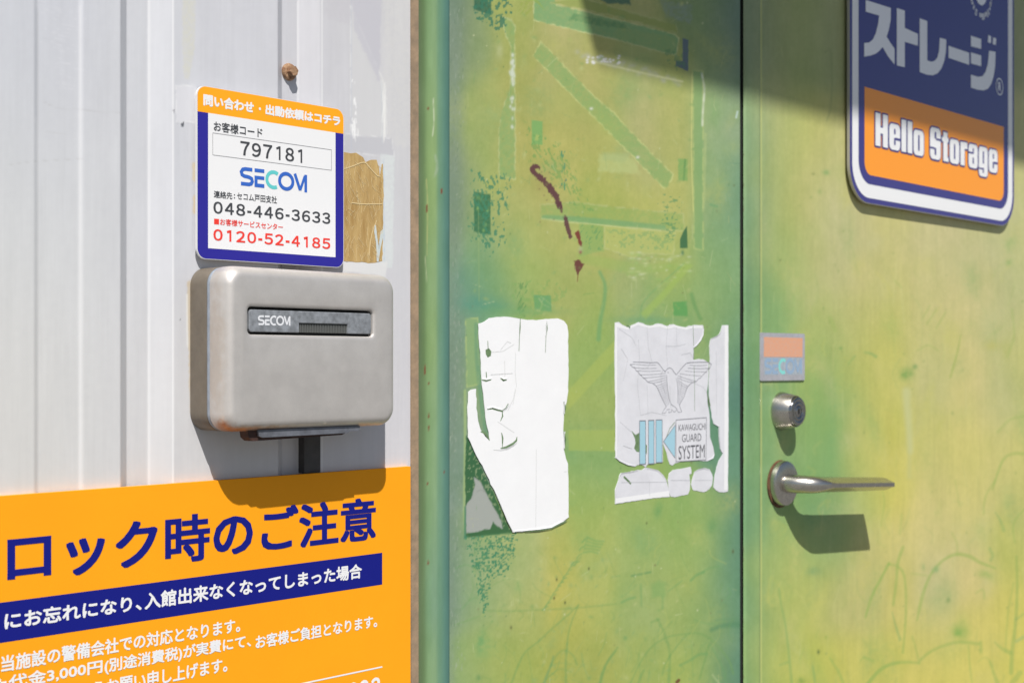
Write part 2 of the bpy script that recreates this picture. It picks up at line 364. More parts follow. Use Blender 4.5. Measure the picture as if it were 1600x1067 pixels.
# ================================================================ SIDING WALL
PUT = [((20, 30), (209, 211, 219)), ((110, 60), (208, 209, 218)), ((230, 40), (212, 213, 219)), ((350, 40), (211, 211, 218)), ((560, 40), (208, 207, 213)), ((620, 60), (216, 214, 214)),
       ((20, 350), (214, 215, 217)), ((150, 350), (214, 215, 218)), ((230, 350), (214, 214, 219)), ((290, 350), (210, 211, 220)), ((560, 200), (205, 204, 212)), ((620, 250), (212, 212, 216)),
       ((20, 700), (216, 214, 212)), ((150, 700), (214, 213, 213)), ((230, 700), (213, 212, 215)), ((290, 700), (212, 211, 214)), ((560, 700), (212, 210, 216)), ((620, 700), (214, 212, 218)), ((20, 1000), (215, 214, 213)), ((600, 1000), (212, 210, 214))]
GD, RUN, RUN2 = 0.0070, 0.0092, 0.0172
g1, g2 = U(188), U(434); w1, w2 = U(271) - g1, U(500) - g2; PER = g2 - g1
def siding_prof(u):
    y = np.zeros_like(u)
    for k in range(-8, 1):
        for a, w in (((g1 + k * PER), w1), ((g2 if k == 0 else None), w2)):
            if a is None: continue
            t = np.clip(np.minimum((u - a) / RUN, (a + w - u) / RUN2), 0, 1); y = np.maximum(y, GD * t)
        m0, m1 = U(52) + k * PER, U(131) + k * PER
        t = np.clip(np.minimum((u - m0) / 0.004, (m1 - u) / 0.004), 0, 1); y = np.maximum(y, 0.0011 * t * t * (3 - 2 * t))
    return y + 0.0006 * (np.sin(u * 23) * 0.5 + np.sin(u * 51 + 1) * 0.3)
us = axis(-2.4, U(641), U(-20), U(641), 0.0009); zs = axis(0.05, 4.2, 0.84, 1.49, 0.0013, 0.2)
P = Paint(us, zs, 0.0); P.field([(a[0], a[1], c) for a, c in PUT], (60, 170)); P.r[:] = 0.42; P.c *= np.array((0.965, 0.97, 0.985))
P.grain(0.035, 30, 120, 5); P.grain(0.03, 3, 80, 8); P.grain(0.03, 14, 260, 9); P.grain(0.02, 9, 9, 6, (1, 1, 0.9))
# dirt lines, scratches, old tape, and fold shade and highlights painted into the coating
P.line([(12, 258), (60, 252), (130, 248)], 1.2, (188, 188, 190), 0.45, 1.0); P.line([(68, 158), (90, 168), (150, 174), (188, 178)], 1.6, (190, 190, 195), 0.5, 1.2)
P.line([(57, 15), (58, 100), (56, 180)], 5, (196, 199, 208), 0.5, 4); P.line([(70, 60), (110, 72)], 1.2, (196, 196, 205), 0.4); P.line([(72, 205), (120, 214)], 1.2, (192, 192, 196), 0.35)
for k in range(26): P.line([(70 + random.uniform(-8, 30), 10 + k * 5), (110 + random.uniform(-5, 30), 12 + k * 5 + random.uniform(-3, 6))], 1.0, (224, 224, 232), 0.3, 0.8, brk=0.6)
P.line([(60, 20), (60, 1000)], 1.6, (192, 192, 196), 0.35, 2); P.line([(126, 10), (126, 1000)], 2.6, (226, 226, 230), 0.45, 2)  # dark and light side of the shallow rib, painted in
P.line([(241, 0), (241, 780)], 1.5, (236, 236, 240), 0.8, 1.2); P.line([(271, 0), (271, 780)], 1.6, (240, 240, 244), 0.8, 1.2)  # bright highlights of the folds put into the colour
P.line([(503, 0), (503, 780)], 1.8, (238, 238, 242), 0.8, 1.2); P.line([(473.5, 0), (473.5, 780)], 1.5, (236, 236, 240), 0.7, 1.2)  # same painted highlights on the second groove
P.poly([(286, 0), (306, 0), (304, 80), (296, 125), (288, 124), (285, 60)], (213, 212, 203), 0.75, 2, rag=2, tex=0.4)
P.poly([(275, 134), (306, 134), (306, 192), (276, 190)], (222, 222, 230), 0.7, 1.5, edge=(236, 236, 240)); P.line([(277, 193), (307, 193)], 1.0, (190, 190, 200), 0.5)
P.poly([(283, 193), (288, 191), (287, 199), (284, 198)], (70, 75, 85), 0.95, 0.8); P.poly([(270, 170), (273, 172), (272, 178)], (120, 120, 130), 0.8, 0.8)
P.poly([(301, 255), (307, 255), (306, 285), (301, 282)], (222, 205, 170), 0.7, 1.2, rag=1.5); P.poly([(302, 305), (307, 305), (307, 335), (302, 333)], (222, 200, 160), 0.7, 1.2, rag=1.5)
P.poly([(293, 440), (299, 436), (300, 640), (297, 645), (295, 540), (292, 480)], (205, 188, 160), 0.75, 1.3, rag=1.8); P.poly([(291, 460), (294, 460), (295, 545), (292, 540)], (232, 232, 232), 0.7, 1)
P.poly([(281, 499), (283, 499), (283, 501), (281, 501)], (90, 95, 100), 0.9, 0.8)
# clear tape left on the panel right of the contact plate
P.poly([(508, -20), (590, -20), (594, 120), (596, 150), (585, 130), (560, 60), (545, 40), (510, 30)], (200, 198, 206), 0.6, 3, rag=5, tex=0.3, r=0.3)
P.poly([(548, 10), (600, 130), (602, 215), (548, 212)], (214, 214, 217), 0.6, 2, edge=(236, 236, 236), r=0.25)
P.poly([(551, -10), (596, -10), (592, 130), (553, 45)], (198, 197, 207), 0.8, 2, rag=2, r=0.3)
P.poly([(600, -20), (640, -20), (640, 230), (604, 225), (598, 140)], (219, 218, 217), 0.35, 3, rag=6, tex=0.5)
P.poly([(538, 210), (612, 216), (616, 245), (538, 238)], (196, 196, 204), 0.75, 2, rag=2, edge=(226, 226, 230), r=0.3)
P.poly([(594, 240), (616, 245), (613, 420), (596, 415)], (218, 224, 226), 0.8, 2, rag=1.5, tex=0.3); P.line([(599, 250), (600, 410)], 1.6, (170, 195, 220), 0.55, 1, brk=0.6)
P.poly([(536, 406), (604, 410), (603, 432), (536, 424)], (226, 226, 228), 0.85, 2, rag=2)
P.line([(549, 0), (549, 235)], 1.6, (190, 194, 208), 0.6, 1.2); P.line([(596, 130), (597, 225)], 1.4, (200, 206, 214), 0.6, 1.2)
for k in range(34):
    x = random.gauss(553, 2.2); y = random.choice([random.gauss(200, 10), random.gauss(150, 22), random.gauss(190, 14)])
    P.line([(x, y), (x + random.uniform(-1, 1.5), y + random.uniform(3, 10))], random.uniform(0.8, 2.2), (245, 245, 248), random.uniform(0.4, 0.95), 0.8)
for k in range(20): P.line([(random.uniform(595, 605), random.uniform(125, 225))] + [(600, random.uniform(130, 220))], 1.0, (240, 240, 240), 0.4)
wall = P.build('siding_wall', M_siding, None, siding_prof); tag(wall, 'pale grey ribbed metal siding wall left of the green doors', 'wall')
g = Geo(); g.box(U(641) + 0.0002, U(652.5), -0.0012, 0.03, 0.02, 2.25); g.build('edge_sealant', M_seal, wall)
g = Geo(); g.box(-2.4, 3.2, 0.06, 0.22, 0, 4.2); g.build('wall_core', mat('wall_core', (0.25, 0.25, 0.25, 1), 0.9), wall)
# brown glue left where an older plate was torn off
def nz(sc, det=6, loc=None): pass
mg = mat('brown_glue', base(202, 172, 116), 0.75, bump=0.0003, bscale=420, var=0.5, vscale=150, vcol=base(166, 132, 78)); streaky(mg, 0.16)
out = [(500, 228), (537, 238), (548, 240), (556, 239), (562, 243), (567, 246), (571, 254), (580, 250), (588, 250), (592, 262), (593, 275), (596, 257), (598, 256), (599, 300), (598, 355), (597, 408), (585, 411), (560, 410), (536, 408), (500, 402)]
g = Geo(); g.prism(ragged([at(*p) for p in out], 0.0002, 0.003, 5), -0.0003, 0.0002); gl = g.build('glue_residue', mg, wall)
gl['label'] = 'patch of fibrous brown glue from a removed plate'
g = Geo(); rnd = random.Random(3)
for k in range(150):
    x = rnd.uniform(536, 597); y = rnd.uniform(248, 406); L = rnd.uniform(5, 22); t = rnd.gauss(1.45, 0.35)
    pts = smooth_path([at(x, y), at(min(597, x + L * 0.5 * math.cos(t) + rnd.uniform(-2, 2)), min(408, y + L * 0.5 * math.sin(t))), at(min(597, x + L * math.cos(t)), min(408, y + L * math.sin(t)))], 3)
    g.ribbon(pts, rnd.uniform(0.00014, 0.00040), -0.00046)
for pts in ([(537, 264), (550, 260), (568, 254), (577, 262), (588, 274), (594, 276)], [(549, 317), (565, 319), (585, 319), (597, 319)], [(576, 400), (578, 380), (582, 360), (588, 345)]): g.ribbon(smooth_path([at(*p) for p in pts], 4), 0.0009, -0.00047)
g.build('glue_fibre', mat('pale_glue_fibre', base(222, 198, 150), 0.6), wall)
g = Geo()
for pts in ([(585, 352), (587, 352), (589, 372), (591, 385), (594, 362), (598, 358), (599, 365), (594, 388), (591, 409), (588, 409), (587, 380), (584, 362)],): g.sheet([at(*p) for p in pts], -0.00052)
g.build('paint_chip', mat('pale_chip', base(205, 214, 216), 0.5), wall)

# rusty screw fixing the siding in its groove
bx, bz = at(451.5, 113, GD - 0.001)
M_rust = mat('rusty_steel', (0.42, 0.27, 0.16, 1), 0.8, metal=0.1, bump=0.0005, bscale=500, var=0.7, vscale=350, vcol=(0.20, 0.09, 0.045, 1))
g = Geo(); g.lathe([(0.0066, GD), (0.0068, GD - 0.0015), (0.0062, GD - 0.003), (0.0045, GD - 0.0036)], (bx, bz), 28); wsh = g.build('screw', M_rust, wall)
wsh['label'] = 'rusty hexagonal screw in the groove above the contact plate'
g = Geo(); hx = [(bx + 0.0040 * math.cos(rad(60 * k + 12)), bz + 0.0040 * math.sin(rad(60 * k + 12))) for k in range(6)]; g.prism(hx, GD - 0.008, GD - 0.0036); g.build('hex_head', M_rust, wsh)

# siding over and beyond the doors
ztop = 2.16; UD0, UG, UDR = U(701.5, YD), U(1160.5, YD), U(1160.5, YD) + 0.92
g = Geo(); g.box(U(653), UDR + 0.06, -0.001, 0.03, ztop + 0.06, 4.2); g.build('upper_panel', mat('siding_plain', base(212, 212, 216), 0.45, var=0.04, vscale=6), wall)
g = Geo(); g.box(UDR + 0.06, 3.2, -0.001, 0.03, 0.05, 4.2); g.build('side_panel', bpy.data.materials['siding_plain'], wall)

# ================================================================ DOOR FRAME
us = axis(U(652.7, YF), UD0 - 0.0004, U(652.7, YF), UD0 - 0.0004, 0.0011); zs = axis(0.02, ztop, 0.80, 1.53, 0.0022, 0.2)
P = Paint(us, zs, YF)
fr = []  # dark left columns carry the siding edge's shadow as colour
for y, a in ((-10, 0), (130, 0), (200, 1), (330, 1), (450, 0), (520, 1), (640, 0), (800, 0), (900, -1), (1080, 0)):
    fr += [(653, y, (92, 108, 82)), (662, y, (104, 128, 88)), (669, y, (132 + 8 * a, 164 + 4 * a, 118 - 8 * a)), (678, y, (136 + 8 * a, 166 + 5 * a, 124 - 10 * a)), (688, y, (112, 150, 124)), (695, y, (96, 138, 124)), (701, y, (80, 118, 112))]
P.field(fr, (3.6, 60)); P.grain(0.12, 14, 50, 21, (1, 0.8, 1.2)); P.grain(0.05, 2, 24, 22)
P.line([(677, 155), (678, 190), (676, 212)], 2.0, (205, 215, 185), 0.7, 1, brk=0.5); P.line([(680, 243), (683, 262), (679, 275)], 4, (175, 190, 170), 0.45, 2, brk=0.6)
P.line([(666, 280), (668, 320), (667, 400)], 1.6, (190, 190, 130), 0.6, 1, brk=0.5); P.line([(664, 400), (667, 440)], 1.3, (200, 205, 170), 0.5, 1, brk=0.4)
for (x, y, w, h) in ((669, 168, 3, 3), (690, 296, 3, 5), (664, 572, 2.5, 12), (670, 598, 2.5, 2.5), (670, 648, 2.6, 3), (670, 667, 2.6, 3), (668, 754, 2.6, 3), (669, 877, 3, 4), (694, 737, 2, 2), (667, 322, 2.5, 9)): P.line([(x, y), (x, y + h)], w, (128, 74, 56), 0.9, 0.9, curve=False)
def frame_prof(u): t = np.clip((u - (UD0 - 0.0035)) / 0.0035, 0, 1); s = np.clip(((us[0] + 0.004) - u) / 0.004, 0, 1); return 0.0028 * t * t + 0.0015 * s
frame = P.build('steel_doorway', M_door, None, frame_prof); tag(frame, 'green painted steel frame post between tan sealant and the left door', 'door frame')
g = Geo(); g.box(U(652.7, YF), UD0 - 0.0005, YF + 0.005, 0.055, 0.02, ztop); g.build('jamb_core', M_edge, frame)
g = Geo(); g.box(U(652.7, YF), UDR + 0.055, YF, 0.055, ztop + 0.001, ztop + 0.059); g.build('head', M_edge, frame)
g = Geo(); g.box(UDR + 0.003, UDR + 0.055, YF, 0.055, 0.02, ztop); g.build('right_jamb', M_edge, frame)

# ================================================================ LEFT DOOR LEAF
us = axis(UD0, UG - 0.0024, UD0, UG - 0.0024, 0.0011); zs = axis(0.02, ztop - 0.003, 0.78, 1.58, 0.0011, 0.2)
P = Paint(us, zs, YD)
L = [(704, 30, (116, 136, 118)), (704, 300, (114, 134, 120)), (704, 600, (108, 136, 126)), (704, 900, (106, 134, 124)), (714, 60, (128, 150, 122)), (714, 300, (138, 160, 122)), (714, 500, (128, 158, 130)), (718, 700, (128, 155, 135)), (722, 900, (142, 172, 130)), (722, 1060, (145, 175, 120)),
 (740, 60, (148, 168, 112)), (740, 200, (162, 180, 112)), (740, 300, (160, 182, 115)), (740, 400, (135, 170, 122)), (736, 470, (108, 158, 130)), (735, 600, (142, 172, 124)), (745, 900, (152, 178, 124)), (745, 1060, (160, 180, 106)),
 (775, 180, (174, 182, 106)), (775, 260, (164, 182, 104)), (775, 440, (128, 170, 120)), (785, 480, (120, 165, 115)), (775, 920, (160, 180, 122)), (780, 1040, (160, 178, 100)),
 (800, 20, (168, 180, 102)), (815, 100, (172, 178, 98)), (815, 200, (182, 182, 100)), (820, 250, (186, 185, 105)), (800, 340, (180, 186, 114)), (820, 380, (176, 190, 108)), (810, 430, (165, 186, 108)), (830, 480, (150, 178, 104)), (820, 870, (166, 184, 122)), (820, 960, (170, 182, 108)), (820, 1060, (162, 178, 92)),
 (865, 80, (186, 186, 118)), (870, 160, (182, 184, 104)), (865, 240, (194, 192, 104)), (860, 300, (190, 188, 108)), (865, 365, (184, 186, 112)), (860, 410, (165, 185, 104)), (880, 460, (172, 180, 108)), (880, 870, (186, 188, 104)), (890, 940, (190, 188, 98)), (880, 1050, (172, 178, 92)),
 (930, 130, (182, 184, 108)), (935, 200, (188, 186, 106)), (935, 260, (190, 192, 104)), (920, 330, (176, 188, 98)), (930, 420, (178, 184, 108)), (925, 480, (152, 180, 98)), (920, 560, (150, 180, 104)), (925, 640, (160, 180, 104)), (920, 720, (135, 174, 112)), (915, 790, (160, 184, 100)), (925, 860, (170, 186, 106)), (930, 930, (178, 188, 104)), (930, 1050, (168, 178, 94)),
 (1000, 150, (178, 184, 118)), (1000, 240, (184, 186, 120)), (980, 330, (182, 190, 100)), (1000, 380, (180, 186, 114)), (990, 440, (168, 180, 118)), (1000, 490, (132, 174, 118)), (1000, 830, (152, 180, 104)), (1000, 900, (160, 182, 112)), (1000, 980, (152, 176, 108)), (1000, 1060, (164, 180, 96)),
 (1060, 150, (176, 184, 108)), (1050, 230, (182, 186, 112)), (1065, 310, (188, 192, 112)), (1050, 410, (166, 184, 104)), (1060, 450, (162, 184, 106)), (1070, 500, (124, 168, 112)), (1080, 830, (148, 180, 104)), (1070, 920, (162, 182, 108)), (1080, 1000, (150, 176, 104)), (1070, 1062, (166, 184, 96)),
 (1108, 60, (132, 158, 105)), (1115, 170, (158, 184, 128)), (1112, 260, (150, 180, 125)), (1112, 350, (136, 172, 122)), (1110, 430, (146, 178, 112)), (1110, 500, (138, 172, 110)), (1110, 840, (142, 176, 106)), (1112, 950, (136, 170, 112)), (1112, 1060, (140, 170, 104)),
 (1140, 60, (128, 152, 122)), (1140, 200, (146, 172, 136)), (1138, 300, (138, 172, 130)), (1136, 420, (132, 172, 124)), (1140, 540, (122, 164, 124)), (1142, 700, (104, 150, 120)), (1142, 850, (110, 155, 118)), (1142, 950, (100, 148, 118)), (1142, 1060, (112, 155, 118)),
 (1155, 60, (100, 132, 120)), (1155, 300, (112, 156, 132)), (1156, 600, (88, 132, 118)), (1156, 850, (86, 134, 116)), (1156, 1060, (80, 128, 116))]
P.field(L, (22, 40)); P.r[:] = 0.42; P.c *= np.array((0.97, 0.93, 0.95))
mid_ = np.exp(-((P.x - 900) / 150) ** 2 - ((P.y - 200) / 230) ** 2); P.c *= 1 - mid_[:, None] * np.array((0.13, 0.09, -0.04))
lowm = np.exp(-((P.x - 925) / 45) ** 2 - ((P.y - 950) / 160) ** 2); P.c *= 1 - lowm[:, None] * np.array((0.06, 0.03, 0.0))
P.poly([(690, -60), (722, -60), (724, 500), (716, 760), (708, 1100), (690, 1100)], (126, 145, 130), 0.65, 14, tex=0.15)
P.grain(0.11, 42, 42, 31, (1, 0.45, 0.9)); P.grain(0.07, 16, 22, 32, (0.9, 0.6, 1.2)); P.grain(0.06, 2.8, 4, 33, (1, .8, 1.1)); P.grain(0.03, 2.2, 34, 34); P.grain(0.06, 6, 8, 35, (1, .7, 1.2))
lum = lambda a, b, c: (a, b, c)
GR = (88, 142, 100)
# whitish wear down the hinge edge
for k in range(330):
    x = random.gauss(714, 7); y = random.uniform(-10, 480) if k < 130 else random.uniform(480, 1060)
    P.line([(x, y), (x + random.uniform(-1, 1), y + random.uniform(1, 7))], random.uniform(0.8, 2.0), random.choice([(160, 172, 160), (172, 182, 166), (96, 120, 100)]), random.uniform(0.12, 0.42), 0.8, curve=False)
P.line([(702.5, -10), (702.5, 1075)], 1.6, (70, 96, 88), 0.7, 1.4, curve=False)  # thin shadow line of the frame edge, painted into the leaf
# teal haze at mid height
P.blob(745, 475, 30, 14, (88, 148, 130), 0.6); P.blob(775, 480, 30, 12, (96, 152, 120), 0.5); P.blob(724, 440, 16, 30, (104, 150, 130), 0.4)
for k in range(150):
    P.blob(random.uniform(735, 1145), random.uniform(0, 1067), random.uniform(6, 24), random.uniform(8, 34), random.choice([(132, 172, 108), (180, 186, 112), (164, 182, 122), (120, 164, 112), (182, 186, 98)]), random.uniform(0.10, 0.30), random.uniform(-40, 40), tex=0.8, seed=k)
# tape ghosts
TG = (140, 170, 108); PE = (194, 200, 144)
P.poly([(834, -20), (834, 32), (900, 48), (960, 62), (1057, 88), (1060, 60), (1056, 55), (960, 30), (900, 15), (870, 8), (860, -20)], (126, 168, 116), 0.85, 1.3, PE, 0.8, rag=1.5, tex=0.15, h=-0.0001)
P.poly([(862, 5), (915, 16), (960, 26), (1058, 52), (1056, 40), (960, 12), (900, -5)], (150, 164, 92), 0.8, 2, PE, 0.4, rag=2)
P.poly([(905, -20), (950, 6), (985, 8), (985, -20)], (70, 112, 96), 0.85, 2, rag=2); P.poly([(1030, 0), (1080, 10), (1080, 38), (1040, 28)], (140, 158, 140), 0.7, 3, rag=4, tex=0.5)
P.poly([(895, 22), (975, 38), (985, 48), (890, 32)], (92, 138, 92), 0.6, 2, rag=3, tex=0.4)
P.poly([(965, 42), (1056, 60), (1052, 112), (960, 88)], (150, 168, 100), 0.25, 2)
for k in range(30): P.blob(905 + k * 5.4 + random.uniform(-3, 3), 84 + k * 1.6 + random.uniform(-8, 5), 4, 3.5, (178, 180, 168), 0.4)
P.line([(925, 96), (960, 104), (1010, 116), (1066, 128)], 3, (206, 208, 160), 0.75, 1.5, brk=0.25)
for k in range(26): P.blob(random.uniform(916, 968), 90 + random.uniform(-3, 11), 2.2, 1.6, (226, 226, 226), 0.9)
P.poly([(1066, 60), (1075, 63), (1075, 112), (1056, 104), (1056, 95), (1066, 96)], (96, 112, 124), 0.95, 1.2, rag=0.8)
P.stipple([(1036, 70), (1075, 80), (1072, 125), (1036, 112)], (96, 140, 96), 0.5, 0.55, (4, 4), 41)
P.poly([(785, 27), (799, 31), (805, 42), (805.5, 160), (805.5, 281), (780, 275), (780, 205), (785, 172), (797, 140), (799, 72), (790, 55)], (142, 172, 110), 0.8, 1.2, PE, 0.6, rag=1.6, tex=0.35, h=-0.0001)
for k in range(46): P.blob(random.gauss(801, 1.6), random.choice([random.gauss(115, 14), random.uniform(95, 200)]), 1.8, 2.8, (206, 214, 196), 0.75)
P.blob(781, 80, 5, 12, (196, 202, 160), 0.4); P.line([(799, 33), (786, 26)], 1.6, PE, 0.7)
P.poly([(845, 65), (833, 88), (1038, 295), (1043, 293), (1051, 273), (1000, 222), (960, 178), (925, 148), (900, 122), (880, 102)], (142, 172, 108), 0.8, 1.5, (200, 204, 138), 0.7, rag=2.0, tex=0.3, h=-0.0001)
P.blob(945, 195, 40, 18, (160, 180, 100), 0.3, 45); P.blob(924, 170, 2.5, 2, (225, 225, 215), 0.9); P.blob(996, 246, 2.6, 2, (225, 225, 215), 0.9)
P.poly([(845, 320), (896, 316), (960, 324), (1067, 334), (1069, 361), (960, 353), (896, 347), (846, 341)], (142, 172, 100), 0.6, 1.8, PE, 0.45, rag=1.8, tex=0.4, h=-0.0001)
P.poly([(848, 336), (896, 338), (960, 344), (1040, 352), (1040, 360), (960, 353), (896, 347), (846, 342)], (112, 164, 118), 0.6, 2); P.line([(846, 342), (896, 348), (960, 354), (1032, 361)], 1.3, (212, 216, 160), 0.8, 1, brk=0.3)
P.poly([(944, 353), (1054, 363), (1052, 398), (1000, 396), (990, 404), (944, 388)], (184, 192, 116), 0.6, 1.5, PE, 0.5, rag=1.5); P.poly([(905, 349), (943, 353), (943, 392), (906, 400)], (132, 174, 104), 0.55, 2, rag=2)
P.stipple([(905, 350), (944, 353), (944, 400), (905, 395)], (96, 150, 98), 0.55, 0.55, (1.6, 5), 42, ang=30); P.stipple([(946, 355), (1052, 365), (1050, 395), (946, 386)], (118, 164, 108), 0.5, 0.58, (3, 3), 43, fade=5)
P.stipple([(1026, 300), (1066, 305), (1064, 380), (1030, 378)], (90, 145, 100), 0.7, 0.60, (3, 2.2), 44)
P.poly([(936, 240), (990, 246), (1000, 272), (935, 268)], (186, 196, 132), 0.7, 3, rag=3, tex=0.2); P.poly([(940, 238), (985, 240), (975, 254), (942, 250)], (168, 184, 128), 0.5, 3)
P.poly([(900, 395), (1000, 412), (1080, 412), (1075, 420), (990, 430), (905, 410)], (150, 180, 96), 0.4, 4)
for k in range(60): P.blob(random.uniform(980, 1080), 400 + random.uniform(-6, 40), random.uniform(1.5, 5), 1.6, random.choice([(196, 206, 150), (150, 186, 110), (206, 214, 180)]), 0.5)
P.poly([(1068, 412), (1082, 415), (1008, 500), (1000, 490), (1040, 450)], (160, 186, 96), 0.6, 3); P.line([(1068, 412), (1008, 468), (1000, 500)], 2, (112, 165, 110), 0.4, 2)
P.poly([(1082, 110), (1098, 112), (1098, 392), (1084, 388)], (128, 168, 110), 0.6, 2.0, (192, 202, 132), 0.5, rag=0.8); P.line([(1081, 115), (1080, 240), (1083, 330)], 1.6, (202, 206, 134), 0.8, 1, brk=0.1)
P.line([(1096, 115), (1100, 140), (1098, 170), (1097, 196)], 3.2, (212, 220, 196), 0.85, 1.6, brk=0.4); P.line([(1102, 210), (1100, 300), (1098, 330)], 3, (186, 198, 134), 0.5, 2, brk=0.3)
P.line([(1110, 320), (1120, 323)], 3.5, (112, 160, 114), 0.7, 2); P.line([(1140, 255), (1155, 256)], 1.0, (100, 140, 115), 0.6); P.blob(1147, 290, 1.5, 1.5, (110, 130, 90), 0.9); P.line([(1152, 175), (1150, 184)], 3, (200, 220, 215), 0.7)
# small rectangles
P.poly([(831, 188), (848, 190), (848, 227), (831, 226)], (124, 174, 106), 0.85, 1.1, rag=0.6); P.poly([(838, 210), (843, 212), (841, 220), (836, 219)], (180, 190, 110), 0.6, 1.2)
P.poly([(1059, 248), (1074, 249), (1074, 283), (1059, 282)], (130, 170, 100), 0.85, 1.1, rag=0.8, tex=0.2); P.line([(1070, 250), (1068, 282)], 3, (92, 142, 84), 0.7, 1.3, brk=0.3)
P.poly([(1073, 353), (1074, 388), (1062, 388), (1062, 374), (1067, 362)], (66, 112, 76), 0.95, 1.0); P.blob(1066, 395, 2.5, 4, (70, 120, 90), 0.9)
P.poly([(834, 461), (861, 462), (862, 487), (836, 484)], (104, 160, 110), 0.85, 1.1, rag=0.5); P.line([(842, 466), (847, 474), (845, 482)], 2.2, (160, 184, 130), 0.7, 1); P.line([(850, 466), (847, 474), (858, 480)], 1.6, (150, 180, 125), 0.6, 1)
P.poly([(1051, 472), (1073, 471), (1074, 494), (1052, 493)], (98, 160, 92), 0.9, 1.1, rag=0.4)
P.poly([(741, -15), (768, -15), (768, 24), (741, 15)], (54, 104, 82), 0.92, 1.1, rag=0.5, tex=0.1); P.poly([(741, 300), (767, 304), (767, 367), (741, 362)], (58, 114, 82), 0.93, 1.0, rag=0.6, tex=0.12)
for (x, y) in ((747, 326), (759, 352), (756, 360), (762, 330)): P.blob(x, y, 2, 3, (140, 180, 110), 0.7)
ST = (86, 146, 104)
P.stipple([(736, 10), (772, -20), (806, -20), (800, 30), (788, 56), (776, 54), (760, 36), (742, 36)], (66, 122, 98), 0.85, 0.50, (3, 4), 51, fade=8)
P.stipple([(736, 262), (800, 268), (798, 330), (790, 395), (770, 412), (736, 380), (728, 330)], (72, 134, 104), 0.85, 0.56, (2.4, 4.2), 52, ang=-12)
P.stipple([(822, 196), (850, 200), (895, 240), (930, 330), (905, 340), (860, 290), (820, 250)], (118, 160, 92), 0.65, 0.57, (2.0, 4.5), 53, ang=-25)
P.stipple([(876, 235), (884, 235), (886, 300), (877, 300)], (86, 146, 112), 0.8, 0.5, (2, 5), 54, fade=3)
P.stipple([(800, 440), (905, 430), (870, 500), (800, 500)], (120, 165, 96), 0.4, 0.55, (3, 5), 55); P.stipple([(808, 440), (824, 440), (824, 492), (808, 492)], (90, 140, 86), 0.6, 0.52, (1.8, 6), 56, ang=28, fade=5)
P.line([(748, 330), (749, 470)], 1.2, (170, 190, 120), 0.3)
for k in range(10): P.line([(812 + k * 3, 0), (832 + k * 2, -12 + k * 3)], 1.4, (150, 170, 80), 0.4)
P.stipple([(805, -20), (833, -20), (833, 30), (810, 25)], (150, 166, 80), 0.5, 0.55, (2, 5), 57, ang=40, fade=6)
# broad soft brush marks lower down
P.poly([(888, 610), (962, 530), (962, 560), (888, 640)], (176, 188, 98), 0.45, 2.5); P.poly([(888, 672), (962, 671), (962, 705), (889, 704)], (168, 184, 96), 0.55, 1.5, rag=1)
P.line([(937, 425), (945, 445), (944, 470), (938, 500), (935, 530)], (5, 7), (110, 162, 108), 0.65, 2.5); P.line([(912, 460), (928, 458)], 1.4, (120, 160, 90), 0.6)
P.poly([(728, 497), (747, 497), (748, 600), (730, 605)], (146, 176, 120), 0.7, 2, (176, 194, 128), 0.7, rag=1)
P.line([(727, 610), (727, 690), (726, 780), (727, 835)], 3.5, (166, 190, 124), 0.7, 1.8)
P.line([(745, 507), (746, 560), (751, 610), (757, 660), (763, 682)], 7, (108, 152, 120), 0.7, 2, brk=0.15)
P.blob(820, 487, 60, 6, (120, 165, 110), 0.5); P.blob(1010, 500, 50, 6, (112, 160, 118), 0.5)
P.line([(1080, 460), (1086, 480), (1094, 498)], 6, (104, 152, 92), 0.6, 2.5)
# bare patch under the torn corner of the white sticker
P.poly([(729, 680), (734, 688), (741, 705), (801, 832), (728, 840), (728, 790), (727, 740)], (56, 102, 66), 0.95, 1.2, rag=1.2, h=-0.0001)
P.stipple([(731, 690), (745, 708), (800, 828), (790, 828), (760, 775), (745, 755), (738, 770), (730, 770)], (150, 168, 130), 0.6, 0.60, (2.5, 3), 61, fade=3)
P.poly([(741, 745), (750, 751), (765, 779), (784, 814), (786, 826), (778, 822), (771, 814), (766, 826), (758, 826), (747, 831), (729, 832), (728, 792), (732, 784), (737, 779), (743, 758)], (168, 172, 168), 0.95, 1.2, rag=1.0, r=0.3, h=-0.0001)
P.line([(746, 768), (752, 765), (758, 768)], 1.4, (140, 145, 140), 0.6); P.line([(740, 842), (760, 836), (800, 833)], 3, (74, 124, 84), 0.7, 1.6, brk=0.3); P.poly([(726, 790), (729, 792), (729, 842), (725, 842)], (70, 130, 104), 0.8, 1.2)
P.stipple([(727, 838), (812, 830), (806, 868), (790, 900), (768, 905), (764, 945), (757, 968), (750, 940), (742, 905), (732, 870)], (70, 134, 100), 0.92, 0.47, (2.2, 1.9), 62, fade=10)
# rust scraped through the paint
RS = (100, 66, 70)
P.blob(846, 285, 14, 20, (170, 150, 100), 0.35); P.line([(842, 262), (834, 261), (834, 268), (852, 285), (866, 303), (876, 325)], [6, 8, 8, 9, 10, 7], RS, 0.97, 1.0, rag=2.6)
for k in range(26): P.blob(random.uniform(836, 888), 262 + random.uniform(0, 105), 1.4, 1.2, RS, 0.0 if k % 2 else 0.5, tex=0)
P.line([(874, 318), (878, 332)], [7, 3], RS, 0.9, 1, brk=0.4); P.line([(883, 338), (886, 352), (891, 370)], [4, 7, 6], RS, 0.95, 1.0, rag=2.0)
P.poly([(898, 364), (904, 360), (909, 378), (909, 386), (905, 384)], (124, 58, 56), 0.95, 0.9, rag=1.6); P.blob(907, 394, 2.4, 3, (128, 46, 40), 1, tex=0); P.blob(907, 390, 3.5, 5, (200, 200, 170), 0.4)
